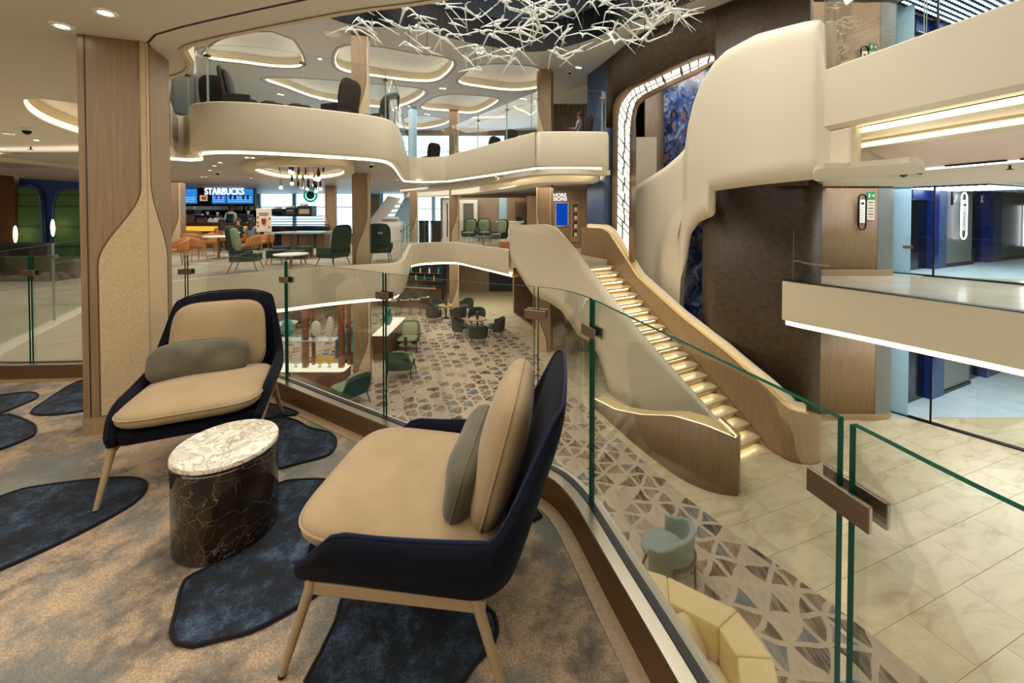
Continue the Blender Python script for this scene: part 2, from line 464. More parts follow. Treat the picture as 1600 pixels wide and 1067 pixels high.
def m_tile(name, c1, c2, c3, rough):
    m, nt, b, co, N, ramp, mix, bump = nodes(name, rough)
    mp = N('ShaderNodeMapping', {'Vector': co, 'Rotation': (0, 0, 0.5), 'Scale': (0.7, 1.8, 1)})
    inf = N('ShaderNodeObjectInfo')
    ad = N('ShaderNodeVectorMath', {0: mp.outputs[0], 1: inf.outputs['Location']}, operation='ADD')
    n1 = N('ShaderNodeTexNoise', {'Vector': ad.outputs[0], 'Scale': 1.7, 'Detail': 10.0, 'Distortion': 0.9, 'Roughness': 0.66})
    nt.links.new(ramp(n1.outputs[0], [(0.33, c3), (0.46, c2), (0.6, c1), (0.8, c1)]), b.inputs['Base Color'])
m_tile('stone_tile', '#d2c6a6', '#c8bb99', '#b3a37e', 0.2)
mat('grout', '#b3a682', 0.8)
def m_carpet():
    m, nt, b, co, N, ramp, mix, bump = nodes('carpet', 0.95)
    n1 = N('ShaderNodeTexNoise', {'Vector': co, 'Scale': 2.4, 'Detail': 10.0, 'Roughness': 0.72, 'Distortion': 0.2})
    n2 = N('ShaderNodeTexNoise', {'Vector': co, 'Scale': 1.5, 'Detail': 9.0, 'Roughness': 0.7})
    n3 = N('ShaderNodeTexNoise', {'Vector': co, 'Scale': 130.0, 'Detail': 3.0})
    c = ramp(n1.outputs[0], [(0.38, '#55504a'), (0.45, '#7f7365'), (0.52, '#b69d80'), (0.7, '#cbb090')])
    f = ramp(n2.outputs[0], [(0.49, 0.0), (0.57, 0.8)])
    c2 = mix(f, c, '#6d7674')
    f3 = ramp(n3.outputs[0], [(0.38, 0.5), (0.6, 0.0)])
    nt.links.new(mix(f3, c2, '#5f5344'), b.inputs['Base Color'])
    bump(n3.outputs[0], 0.5)
m_carpet()
def m_patch():
    m, nt, b, co, N, ramp, mix, bump = nodes('carpet_navy', 0.95)
    n1 = N('ShaderNodeTexNoise', {'Vector': co, 'Scale': 4.5, 'Detail': 10.0, 'Roughness': 0.82})
    n3 = N('ShaderNodeTexNoise', {'Vector': co, 'Scale': 140.0, 'Detail': 3.0})
    c = ramp(n1.outputs[0], [(0.38, '#04060c'), (0.48, '#101926'), (0.565, '#34475b'), (0.70, '#64788c')])
    f3 = ramp(n3.outputs[0], [(0.4, 0.55), (0.6, 0.0)])
    nt.links.new(mix(f3, c, '#04070d'), b.inputs['Base Color'])
    bump(n3.outputs[0], 0.8)
m_patch()
mat('carpet_rim', '#05070c', 0.95)
def m_lower_carpet():
    m, nt, b, co, N, ramp, mix, bump = nodes('carpet_shards', 0.95)
    wn = N('ShaderNodeTexNoise', {'Vector': co, 'Scale': 1.6, 'Detail': 2.0})
    ws_ = N('ShaderNodeVectorMath', {0: wn.outputs['Color'], 1: (0.30, 0.30, 0.0)}, operation='MULTIPLY')
    w = N('ShaderNodeVectorMath', {0: co, 1: ws_.outputs[0]}, operation='ADD')
    fl, fr = [], []
    for ang in (0.35, 1.42, 2.45):
        d = N('ShaderNodeVectorMath', {0: w.outputs[0], 1: (math.cos(ang) * 2.9, math.sin(ang) * 2.9, 0)}, operation='DOT_PRODUCT')
        fl.append(N('ShaderNodeMath', {0: d.outputs['Value']}, operation='FLOOR').outputs[0])
        q = N('ShaderNodeMath', {0: d.outputs['Value']}, operation='FRACT')
        q = N('ShaderNodeMath', {0: q.outputs[0], 1: 0.5}, operation='SUBTRACT')
        fr.append(N('ShaderNodeMath', {0: q.outputs[0]}, operation='ABSOLUTE').outputs[0])
    mx = N('ShaderNodeMath', {0: fr[0], 1: fr[1]}, operation='MAXIMUM'); mx = N('ShaderNodeMath', {0: mx.outputs[0], 1: fr[2]}, operation='MAXIMUM')
    ed = ramp(mx.outputs[0], [(0.40, 0.0), (0.42, 1.0)])
    cv = N('ShaderNodeCombineXYZ', {0: fl[0], 1: fl[1], 2: fl[2]})
    wh = N('ShaderNodeTexWhiteNoise', {'Vector': cv.outputs[0]}, noise_dimensions='3D')
    cell = ramp(wh.outputs['Value'], [(0.0, '#b5a48e'), (0.18, '#5a4936'), (0.40, '#7b6750'), (0.55, '#443a30'), (0.72, '#56666c'), (0.86, '#b5a48e')], True)
    st = N('ShaderNodeMapping', {'Vector': co, 'Rotation': (0, 0, 1.1), 'Scale': (14.0, 1.6, 1)})
    n2 = N('ShaderNodeTexNoise', {'Vector': st.outputs[0], 'Scale': 1.6, 'Detail': 3.0})
    f2 = ramp(n2.outputs[0], [(0.45, 0.0), (0.6, 0.6)])
    cell = mix(f2, cell, '#a08e78')
    n1 = N('ShaderNodeTexNoise', {'Vector': co, 'Scale': 0.9, 'Detail': 4.0})
    fade = ramp(n1.outputs[0], [(0.54, 0.0), (0.7, 0.6)])
    c = mix(ed, cell, '#b5a48e')
    nt.links.new(mix(fade, c, '#b0a08a'), b.inputs['Base Color'])
m_lower_carpet()
def m_agate():
    m, nt, b, co, N, ramp, mix, bump = nodes('agate_blue', 0.2)
    mp = N('ShaderNodeMapping', {'Vector': co, 'Scale': (1.2, 1.2, 0.7)})
    n1 = N('ShaderNodeTexNoise', {'Vector': mp.outputs[0], 'Scale': 1.8, 'Detail': 9.0, 'Roughness': 0.68, 'Distortion': 1.8})
    n2 = N('ShaderNodeTexNoise', {'Vector': mp.outputs[0], 'Scale': 2.6, 'Detail': 7.0, 'Distortion': 2.4})
    c = ramp(n1.outputs[0], [(0.34, '#0b1228'), (0.47, '#1c2f63'), (0.56, '#4a6291'), (0.64, '#9fa9b8'), (0.72, '#3a2f2a')])
    f = ramp(n2.outputs[0], [(0.55, 0.0), (0.62, 0.85), (0.7, 0.1)])
    nt.links.new(mix(f, c, '#8a6238'), b.inputs['Base Color'])
m_agate()
# ---------------------------------------------------------------- plan outlines (the open atrium lies to the right of each path)
RAIL = [(1.25, -2.5), (0.98, -0.6), (0.83, 0.2), (0.72, 0.6), (0.677, 0.81), (0.577, 1.2), (0.533, 1.371), (0.4775, 1.575), (0.426, 1.771), (0.373, 1.96), (0.285, 2.127),
        (0.16, 2.225), (-0.1, 2.32), (-0.35, 2.43), (-0.672, 2.605), (-0.89, 2.734), (-1.43, 3.06), (-1.966, 3.386), (-2.5, 3.68), (-2.9, 3.80), (-3.5, 3.80), (-4.3, 3.74), (-4.9, 3.74), (-5.25, 3.95)]
WEST = [(-5.25, 3.95), (-5.6, 4.5), (-6.3, 5.7), (-7.0, 7.0), (-7.25, 7.7), (-7.08, 8.2), (-6.57, 8.76), (-6.12, 9.35), (-5.55, 9.75), (-4.76, 10.35), (-3.8, 10.85), (-3.4, 11.0), (-3.25, 11.4), (-3.45, 12.6), (-4.35, 16.8), (-4.4, 17.6),
        (-4.1, 18.2), (-3.5, 18.5), (-2.85, 18.6), (-2.4, 18.3), (-1.2, 16.6), (-0.05, 14.9)]
RAIL_S = smooth(RAIL, 0.06); WEST_S = smooth(WEST, 0.15)
VOID1 = RAIL_S + WEST_S[1:]
STAIR_TR, STAIR_BR = Vector((3.08, 12.8)), Vector((5.48, 8.35))
SDIR = (STAIR_BR - STAIR_TR).normalized(); SLEFT = Vector((SDIR.y, -SDIR.x)); STAIR_W = 1.25
STAIR_TL, STAIR_BL = STAIR_TR + SLEFT * STAIR_W, STAIR_BR + SLEFT * STAIR_W
NEAR2 = [(1.9, -3), (1.3, 0.6), (0.5, 1.75), (-0.29, 2.25), (-1.03, 2.455), (-2.1, 2.82), (-2.43, 2.99), (-2.57, 3.23), (-2.79, 3.46), (-3.28, 3.78), (-4.4, 5.0), (-6.2, 7.2)]
BAY2 = [(-6.2, 7.2), (-7.05, 8.35), (-6.7, 8.35), (-6.15, 7.63), (-5.72, 7.39), (-5.21, 7.34), (-4.59, 7.49), (-4.01, 7.77), (-3.32, 8.17), (-2.97, 8.42), (-2.74, 8.75), (-2.72, 9.3), (-2.95, 10.6), (-3.75, 14.2), (-3.75, 14.7),
        (-3.4, 14.95), (-2.5, 14.6), (-2.2, 14.25), (0.35, 10.5), (0.58, 10.25), (0.95, 10.1), (2.25, 10.12), (2.48, 10.35), (2.72, 11.3), (3.05, 12.9), (3.25, 13.9)]
NEAR2_S = smooth(NEAR2, 0.15); BAY2_S = smooth(BAY2, 0.12)
RIGHT2 = [(3.7, 13.25), (4.0, 12.9), (4.45, 12.3), (4.75, 11.7), (4.95, 11.08), (5.0, 10.3), (4.9, 9.4), (4.72, 8.2), (4.56, 7.0), (4.48, 5.88), (4.62, 5.0), (4.84, 3.81), (5.1, 2.2), (5.5, 0.0), (6.0, -3.0)]
RIGHT1 = [(6.0, 8.7), (6.15, 8.42), (6.75, 7.55), (7.7, 5.97), (8.4, 4.4), (9.0, 2.0), (9.6, -3.0)]
DARK = [(3.03, 14.9), (3.22, 14.2), (3.42, 13.4), (3.6, 12.6), (3.77, 11.8), (4.0, 11.3), (4.4, 10.8), (4.8, 10.45), (5.2, 10.1), (5.66, 9.5), (6.1, 9.05), (6.48, 8.6)]
RIGHT2_S = smooth(RIGHT2, 0.08); RIGHT1_S = smooth(RIGHT1, 0.2); DARK_S = smooth(DARK, 0.05)

# ---------------------------------------------------------------- floors
struct(MB().prism([(-17, 0.5), (18, 0.5), (18, 26), (-17, 26)], Z0 - 0.3, Z0).build('floor_lower', 'grout'), 'pale veined stone floor of the lower deck', 'floor')
floor_lower = bpy.data.objects['floor_lower']
low_edge = [P(x, y, Z0) for x, y in ((1500, 1110), (1450, 1067), (1320, 960), (1210, 880), (1100, 800), (1020, 735), (960, 680), (900, 622), (860, 586), (829, 541), (795, 517), (758, 497), (724, 490), (660, 488), (612, 489))]
low_edge = smooth([XY(p) for p in low_edge], 0.3)
carpet_poly = [XY(p) for p in low_edge] + [(-9, 19.6), (-9, 2.5), (4.6, 2.5)]
struct(MB().prism(carpet_poly, Z0, Z0 + 0.012).build('floor_lower_carpet', 'carpet_shards'), 'beige lower deck carpet scattered with brown and blue shards', 'carpet')
TA = math.radians(20); tu, tv = Vector((math.cos(TA), math.sin(TA))), Vector((-math.sin(TA), math.cos(TA)))
tile_me = None; n_tiles = 0
def inside(poly, x, y):
    c = False
    for (ax, ay), (bx, by) in zip(poly, poly[1:] + poly[:1]):
        if (ay > y) != (by > y) and x < (bx - ax) * (y - ay) / (by - ay) + ax: c = not c
    return c
for j in range(-6, 34):
    for i in range(-6, 20):
        c = Vector((3.0, 3.2)) + tu * ((i + (0.5 if j % 2 else 0)) * 1.2) + tv * (j * 0.6)
        px, py = PX((c.x, c.y, Z0))
        if c.y < 3 or c.x > 12.5 or c.y > 20: continue
        if all(inside(carpet_poly, c.x + a * tu.x * .6 + b * tv.x * .3, c.y + a * tu.y * .6 + b * tv.y * .3) for a in (-1, 1) for b in (-1, 1)): continue
        if px < 560 or px > 1680 or py > 1160: continue
        if c.y > 9.5 and c.x > 7.6: continue
        n_tiles += 1
        if n_tiles > 295: continue
        if tile_me is None:
            o = MB().box((0, 0, 0), (1.194, 0.594, 0.012)).build('floor_tile', 'stone_tile', floor_lower, bevel=0); tile_me = o.data
        else:
            o = bpy.data.objects.new('floor_tile', tile_me); COL.objects.link(o); o.parent = floor_lower
        o.location = (c.x, c.y, Z0 + 0.004 - 0.002); o.rotation_euler.z = TA
struct(MB().prism([(7.3, 9.6), (17.5, 9.6), (17.5, 16), (7.3, 16)], Z0, Z0 + 0.015).build('floor_lower_lobby', 'blue_carpet'), 'pale blue carpet of the lower lift lobby', 'carpet')
deck1 = [XY(p) for p in VOID1] + [(0.1, 14.7), XY(STAIR_TL), XY(STAIR_TR), (3.3, 14.0), (3.0, 15.0), (3.6, 17.2), (3.6, 25), (-17, 25), (-17, -3.2), (1.25, -3.2)]
struct(MB().prism(deck1, -0.55, -0.012).build('floor_deck', 'deck_pale'), 'pale polished deck around the atrium opening', 'floor')
cafe = [XY(p) for p in offset(WEST_S, -0.2)][20:] 
cafe = [p for p in cafe if p[1] < 16.5 and p[0] < -3.0] + [(-4.9, 19.5), (-16.5, 19.5), (-16.5, 6.5), (-8.0, 6.5)]
struct(MB().prism(cafe, -0.012, 0.0).build('floor_cafe_carpet', 'deck_grey_carpet'), 'grey beige mottled carpet of the coffee bar', 'carpet')
deck1r = [XY(p) for p in RIGHT1_S] + [(17.5, -3.2), (17.5, 16), (7.2, 16), (6.3, 9.6)]
struct(MB().prism(deck1r, -0.55, 0.0).build('floor_lobby', 'deck_pale'), 'pale polished floor of the lift lobby balcony', 'floor')
struct(MB().prism([(8.7, 9.8), (17.4, 7.0), (17.4, 15.9), (8.7, 15.9)], 0.0, 0.012).build('floor_lobby_carpet', 'blue_carpet'), 'pale blue carpet before the middle lift doors', 'carpet')
# own deck carpet with raised navy patches
near_in = [XY(p) for p in offset(RAIL_S, -0.165)]
rug = struct(MB().prism(near_in + [(-6.2, 3.2), (-6.2, -2.5), (1.0, -2.5)], -0.012, 0.0).build('floor_carpet', 'carpet'), 'beige and grey clouded carpet under the two armchairs', 'carpet')
PATCH = [
    [(-60, 790), (0, 777), (35, 765), (100, 755), (165, 748), (205, 747), (225, 752), (228, 762), (218, 778), (195, 795), (150, 820), (100, 845), (50, 868), (0, 890), (-60, 915)],
    [(289, 907), (274, 959), (268, 986), (277, 1006), (300, 1010), (337, 1001), (394, 986), (450, 957), (501, 923), (545, 880), (565, 820), (553, 772), (518, 752), (470, 750), (434, 757), (400, 790), (360, 850), (320, 890)],
    [(380, 672), (431, 653), (461, 657), (484, 669), (514, 676), (525, 689), (514, 710), (469, 723), (431, 732), (390, 725), (365, 700)],
    [(395, 632), (431, 633), (466, 646), (440, 650), (400, 655), (370, 645)],
    [(480, 1085), (501, 1021), (525, 970), (542, 926), (600, 912), (690, 920), (758, 947), (776, 974), (771, 1004), (737, 1044), (700, 1090), (600, 1130)],
    [(-30, 622), (0, 618), (30, 614), (54, 614), (58, 621), (37, 631), (0, 646), (-30, 655)],
    [(49, 644), (75, 624), (112, 601), (135, 594), (165, 600), (170, 630), (124, 643), (75, 648)],
    [(-30, 648), (0, 649), (19, 649), (49, 661), (55, 669), (52, 680), (30, 691), (0, 702), (-30, 708)],
    [(800, 800), (822, 793), (838, 797), (846, 806), (835, 812), (815, 815), (795, 812)],
]
for q in PATCH:
    pts = smooth([XY(P(x, y, 0.006)) for x, y in q], 0.03, True)
    o = MB().prism(pts, 0.0, 0.009).build('carpet_patch', 'carpet_navy', rug)
    rim = [(p.x, p.y, 0.008) for p in pts]; rim.append(rim[0])
    MB().tube(rim, 0.008, 6, cap=False).build('patch_rim', 'carpet_rim', o)

# ---------------------------------------------------------------- deck edges
def sub(path, a, b): return path[a:b]
FASC = [(-0.07, -0.02), (-0.07, 0.105), (0.055, 0.105), (0.075, 0.085), (0.075, -0.78), (0.05, -0.83), (-0.12, -0.83), (-0.12, -0.5)]
struct(MB().sweep(VOID1, FASC).build('trim_1', 'plaster'), 'cream fascia wrapping the edge of the middle deck', 'fascia')
struct(MB().sweep(RIGHT1_S, [(o, z) for o, z in ((-0.1, -0.02), (-0.1, 0.03), (0.08, 0.03), (0.1, 0.01), (0.1, -0.78), (0.07, -0.83), (-0.12, -0.83), (-0.12, -0.5))]).build('trim_2', 'plaster'), 'cream fascia below the lift lobby balcony', 'fascia')
struct(MB().sweep(RIGHT1_S, [(-0.1, 0.03), (0.085, 0.03), (0.085, 0.045), (-0.1, 0.045)], closed=True).build('trim_3', 'black'), 'thin black channel holding the lobby balcony glass', 'trim')
# own rail: tan border strip, bronze kerb, steel cap, black gasket
k1 = struct(MB().sweep(RAIL_S, [(-0.168, -0.01), (-0.168, 0.005), (-0.10, 0.005), (-0.10, 0.0)]).build('trim_4', 'oak_pale'), 'tan border strip along the foot of the kerb', 'trim')
struct(MB().sweep(RAIL_S, [(-0.102, -0.01), (-0.078, 0.112), (-0.076, 0.116)]).build('trim_5', 'bronze_edge'), 'bronze kerb under the near glass railing', 'kerb')
struct(MB().sweep(RAIL_S, [(-0.077, 0.115), (-0.074, 0.122), (-0.02, 0.122), (-0.018, 0.11)]).build('trim_6', 'steel'), 'brushed steel cap on the near kerb', 'trim')
struct(MB().sweep(RAIL_S, [(-0.019, 0.09), (-0.019, 0.126), (0.014, 0.126), (0.014, 0.09)]).build('trim_7', 'black'), 'black gasket line gripping the near glass railing', 'gasket')
struct(MB().sweep(offset(WEST_S, -0.02), [(-0.02, 0.085), (-0.02, 0.10), (0.02, 0.10), (0.02, 0.085)]).build('trim_8', 'steel'), 'thin steel channel along the coffee bar railing', 'gasket')
# lower deck soffits with lit coves below the middle deck
def cove(path, z, o_in, name, label, h=0.09, m='cove'):
    q = offset(path, o_in)
    return tag(MB().sweep(q, [(0, z), (0, z + h)]).build(name, m), label, 'light strip', 'cove light strips')
cove(WEST_S, -0.93, -0.06, 'cove_light', 'warm light strip under the coffee bar deck edge', 0.14)
cove(RIGHT1_S, -0.95, -0.05, 'cove_light', 'warm light strip under the lift lobby balcony', 0.16)
struct(MB().flat([XY(p) for p in offset(WEST_S, -0.07)] + [(0.6, 15.2), (3, 16), (3, 25), (-17, 25), (-17, 4.0)], -0.94).build('ceiling_lower', 'plaster_warm'), 'lower deck ceiling under the coffee bar', 'ceiling')
struct(MB().flat([XY(p) for p in offset(RAIL_S, -0.12)] + [(-17, 3.9), (-17, -3.2), (1.2, -3.2)], -0.86).build('ceiling_lower_near', 'plaster_warm'), 'lower deck ceiling under the seating corner', 'ceiling')
struct(MB().flat([XY(p) for p in offset(RIGHT1_S, -0.06)] + [(17.5, -3.2), (17.5, 16), (6.4, 16), (6.3, 9.6)], -0.96).build('ceiling_lower_lobby', 'plaster_warm'), 'ceiling of the lower lift lobby', 'ceiling')
# upper deck: slab, fascia, cove, soffit
far2 = [(3.2, 14.6), (3.0, 15.2), (3.6, 17), (3.6, 25), (-17, 25), (-17, 8.5)]
near2_poly = [XY(p) for p in NEAR2_S] + [(-8, 9.8), (-17, 9.8), (-17, -3.2), (1.9, -3.2)]
FASC2 = [(-0.12, 3.5), (-0.12, 3.57), (0.0, 3.57), (0.02, 3.55), (0.02, 2.74), (-0.02, 2.68), (-0.12, 2.68), (-0.12, 2.95)]
struct(MB().sweep(BAY2_S, FASC2).build('trim_9', 'plaster'), 'cream fascia of the upper balcony bays', 'fascia')
struct(MB().sweep(NEAR2_S, [(-0.05, 3.5), (0, 3.5), (0, 2.76), (-0.02, 2.74), (-0.05, 2.74)]).build('trim_10', 'plaster_warm'), 'curved edge of the ceiling over the seating corner', 'trim')
struct(MB().prism([XY(p) for p in BAY2_S] + far2, 3.0, 3.5).build('floor_upper', 'deck_grey_carpet'), 'upper deck floor around the atrium', 'floor')
struct(MB().prism(near2_poly, 3.0, 3.5).build('floor_upper_near', 'deck_grey_carpet'), 'upper deck floor over the seating corner', 'floor')
cove(BAY2_S, 2.63, -0.16, 'cove_light', 'warm light strip under the upper balcony bays', 0.08)
CHC = (-4.9, 9.4)
soff = [XY(p) for p in offset(BAY2_S, -0.17)] + far2
struct(MB().flat(soff, 2.63).build('ceiling_coffee_bar', 'soffit_grey'), 'grey soffit over the coffee bar and reception', 'ceiling')
OVAL = [XY(P(x, y, 2.75)) for x, y in ((37, 156), (60, 154), (110, 160), (190, 172), (260, 190), (230, 215), (150, 214), (90, 198), (50, 178))]
OVAL = smooth(OVAL, 0.12, True)
ceil_near = struct(MB().flat(near2_poly, 2.75, holes=[[XY(p) for p in OVAL]]).build('ceiling_near', 'ceiling_white'), 'warm white ceiling over the seating corner', 'ceiling')
MB().flat([XY(p) for p in OVAL], 2.98).build('recess_top', 'ceiling_white', ceil_near)
ov = list(OVAL) + [OVAL[0]]
MB().sweep(ov, [(0, 2.75), (0, 2.98)]).build('recess_side', 'plaster_warm', ceil_near)
oc = Vector((sum(p.x for p in OVAL) / len(OVAL), sum(p.y for p in OVAL) / len(OVAL)))
MB().sweep([oc + (p - oc) * 0.985 for p in ov], [(0, 2.77), (0, 2.84)]).build('light_strip', 'cove', ceil_near)
g = offset(NEAR2_S, -0.22)
MB().sweep(g, [(-0.006, 2.75), (-0.006, 2.746), (0.006, 2.746), (0.006, 2.75)]).build('groove', 'groove', ceil_near)
# ring dropped from the coffee bar soffit, round the bulb chandelier
ring = smooth([XY(P(x, y, 2.5)) for x, y in ((379, 263), (420, 257.5), (480, 256.5), (535, 259), (553, 265), (545, 275), (500, 280.5), (440, 279.5), (395, 271))], 0.15, True)
ring.append(ring[0])
rc_ = Vector((sum(p.x for p in ring) / len(ring), sum(p.y for p in ring) / len(ring)))
def rings(*lv):
    m = MB(); n = len(ring); L_ = [[(rc_.x + (p.x - rc_.x) * f, rc_.y + (p.y - rc_.y) * f, z) for p in ring] for f, z in lv]
    for A, B in zip(L_, L_[1:]): m.add(A + B, [(i, i + 1, n + i + 1, n + i) for i in range(n - 1)], 0, True)
    return m
rg = struct(rings((1, 2.63), (1, 2.5), (0.99, 2.485), (0.82, 2.485), (0.81, 2.5), (0.81, 2.63)).build('ceiling_ring', 'plaster_warm'), 'dropped oval ring in the soffit round the bulb chandelier', 'ceiling')
rings((0.80, 2.52), (0.80, 2.58)).build('light_strip', 'cove', rg)
# stepped coves of the north east soffit
def stepcove(pts, z, drop, wid, name, label, m='plaster'):
    q = smooth([XY(P(x, y, z)) for x, y in pts], 0.3)
    o = struct(MB().sweep(q, [(-wid, z + drop), (-wid, z), (0, z), (0, z + drop)]).build(name, m), label, 'ceiling')
    MB().sweep(q, [(0.02, z + 0.02), (0.02, z + 0.10)]).build('light_strip', 'cove_soft', o)
stepcove([(936, 276), (870, 274), (820, 279), (770, 288), (640, 300)], 2.50, 0.13, 0.5, 'ceiling_step', 'first lit step in the reception soffit')
stepcove([(926, 287), (870, 288), (815, 296), (745, 304), (650, 309)], 2.36, 0.26, 0.8, 'ceiling_step', 'second lit step in the reception soffit')
# right hand upper deck
r2 = [XY(p) for p in RIGHT2_S]
lob = [p for p in RIGHT2_S if p[1] < 5.9]
struct(MB().prism([XY(p) for p in lob] + [(17.5, -3.2), (17.5, 16), (6.6, 16), (6.6, 8.7), (5.2, 8.0)], 3.0, 3.5).build('floor_upper_lobby', 'deck_pale'), 'upper lift lobby floor', 'floor')
struct(MB().sweep(lob, [(-0.12, 3.5), (-0.12, 3.57), (0.0, 3.57), (0.02, 3.55), (0.02, 2.76), (-0.03, 2.70), (-0.2, 2.70), (-0.2, 2.95)]).build('trim_11', 'plaster'), 'cream fascia of the upper lift lobby', 'fascia')
cove(lob, 2.62, -0.22, 'cove_light', 'warm light strip under the upper lobby fascia', 0.07)
sl = struct(MB().sweep(lob, [(-0.22, 2.62), (-0.16, 2.60), (-0.55, 2.57), (-0.56, 2.70)]).build('ceiling_lobby_step', 'plaster'), 'first lit step in the lift lobby soffit', 'ceiling')
s2 = struct(MB().sweep(lob, [(-0.56, 2.47), (-0.50, 2.45), (-0.72, 2.43), (-0.80, 2.46), (-0.95, 2.46)]).build('ceiling_lobby_panel', 'plaster'), 'second lit step in the lift lobby soffit', 'ceiling')
MB().sweep(lob, [(-0.57, 2.47), (-0.57, 2.53)]).build('light_strip', 'cove', s2)
MB().sweep(lob, [(-0.80, 2.45), (-1.5, 2.16)]).build('pink_panel', 'pink_panel', s2)
MB().sweep(lob, [(-1.47, 2.163), (-1.505, 2.148)]).build('light_strip', 'lobby_line', s2)
MB().sweep(lob, [(-0.58, 2.46), (-0.58, 2.74)]).build('strip_back', 'plaster', s2)
_n = normals(lob)[0]; _t = Vector((-_n.y, _n.x)); _p = lob[0]
struct(MB().prism([XY(_p - _n * a + _t * b) for a, b in ((0.1, -0.1), (1.9, -0.5), (1.9, -0.2), (0.1, 0.12))], 2.08, 2.95).build('ceiling_lobby_end', 'plaster'), 'plaster end of the lobby soffit steps', 'ceiling')
struct(MB().flat([XY(p) for p in offset(lob, -1.5)] + [(17.5, -3.2), (17.5, 16), (6.6, 16), (6.6, 8.7), (6.2, 7.5)], 2.15).build('ceiling_lobby', 'ceiling_white'), 'ceiling of the middle lift lobby', 'ceiling')
# ceiling of the upper deck with lit coffers and the dark opening above
VO3 = [(530, 34), (635, 44), (689, 56), (736, 67), (804, 79), (837, 81), (871, 76), (922, 62), (972, 40), (1040, 17), (1100, -6)]
vo3 = [XY(P(x, y, Z3)) for x, y in VO3] + [(5.0, 8.0), (4.6, 6.0), (3.6, 4.4), (1.0, 3.6), (-2.0, 4.2), (-4.4, 6.0), (-5.4, 8.4)]
vo3 = smooth(vo3, 0.2, True)
COFFER = [
    [(531, 76), (580, 73), (640, 83), (707, 96), (687, 124), (655, 128), (600, 122), (531, 109)],
    [(717, 129), (740, 108), (772, 101), (840, 107), (850, 130), (836, 139), (801, 142), (760, 138)],
    [(659, 169), (689, 150), (745, 150), (779, 157), (741, 177), (700, 174)],
    [(414, 124), (470, 123), (560, 130), (662, 142), (625, 167), (580, 167), (500, 155), (450, 138)],
    [(628, 199), (634, 184), (660, 181), (702, 187), (690, 196), (655, 202)],
    [(320, 90), (338, 67), (380, 54), (424, 51), (456, 62), (474, 101), (440, 106), (380, 99)],
    [(690, 206), (700, 200), (740, 200), (768, 206), (752, 211), (715, 211)],
]
cf = [smooth([XY(P(x, y, Z3)) for x, y in q], 0.3, True) for q in COFFER]
north3 = [(-17, -3.2), (17.5, -3.2), (17.5, 26), (-17, 26)]
ce3 = struct(MB().flat(north3, Z3, holes=[[XY(p) for p in q] for q in [vo3] + cf]).build('ceiling_upper', 'ceiling_grey'), 'pale ceiling of the upper deck with lit coffers', 'ceiling')
for q in cf:
    c = Vector((sum(p.x for p in q) / len(q), sum(p.y for p in q) / len(q)))
    qq = list(q) + [q[0]]
    o = MB().flat([XY(p) for p in q], Z3 + 0.34).build('coffer', 'coffer_blue', ce3)
    MB().sweep(qq, [(0, Z3), (0, Z3 + 0.34)]).build('coffer_side', 'plaster', o)
    ins = [c + (p - c) * 0.992 for p in qq]
    MB().sweep(ins, [(0, Z3 + 0.02), (0, Z3 + 0.08)]).build('light_strip', 'coffer_glow', o)
    out = [c + (p - c) * 1.05 for p in qq]
    MB().sweep(out, [(-0.01, Z3 - 0.001), (-0.01, Z3 - 0.006), (0.01, Z3 - 0.006), (0.01, Z3 - 0.001)]).build('coffer_groove', 'groove', o)
vv = list(vo3) + [vo3[0]]
struct(MB().sweep(vv, [(0, Z3), (0, Z3 + 0.9)]).build('trim_12', 'dark_glass_blue'), 'rim of the dark opening over the atrium', 'trim')
struct(MB().flat([(-9, 1), (9, 1), (9, 16), (-9, 16)], Z3 + 1.9).build('ceiling_top', 'dark_ceiling'), 'dark glossy ceiling above the bird sculpture', 'ceiling')
tw = MB()
for a in range(10):
    t = a * 0.62
    tw.box((-3 + a * 0.75, 7 + 2.2 * math.sin(t * 1.7), Z3 + 1.45), (0.5, 0.06, 0.8), t)
struct(tw.build('wall_upper_glass', 'void_panel'), 'dark blue glass panels high in the opening', 'glass wall')
# straight lit cove on the upper ceiling running towards the dark wall
q = [XY(P(x, y, Z3)) for x, y in ((926, 132), (860, 153), (800, 172), (735, 196))]
o = struct(MB().sweep(smooth(q, 0.5), [(-0.15, Z3), (-0.15, Z3 - 0.12), (0.0, Z3 - 0.12)]).build('ceiling_upper_step', 'plaster'), 'dropped straight step along the upper ceiling', 'ceiling')
MB().sweep(smooth(q, 0.5), [(0.03, Z3 - 0.03), (0.14, Z3 - 0.02)]).build('light_strip', 'cove', o)
# ---------------------------------------------------------------- outer walls
struct(MB().box((0, -3.3, 2.5), (36, 0.2, 13)).build('wall_south', 'plaster_warm'), 'cream wall behind the seating corner', 'wall')
struct(MB().box((-17.1, 11, 2.5), (0.2, 30, 13)).build('wall_west', 'oak'), 'oak panelled wall at the far side of the lounge', 'wall')
struct(MB().box((17.6, 6, 2.5), (0.2, 20, 13)).build('wall_east', 'lobby_grey'), 'grey wall at the end of the lift lobbies', 'wall')
struct(MB().box((10.5, 16.1, 2.5), (14, 0.2, 13)).build('wall_lobby', 'lobby_grey'), 'grey end wall behind the lift lobbies', 'wall')
struct(MB().box((3.75, 20.6, 2.5), (0.2, 9.4, 13)).build('wall_north_east', 'oak_grey'), 'oak return wall beside reception', 'wall')
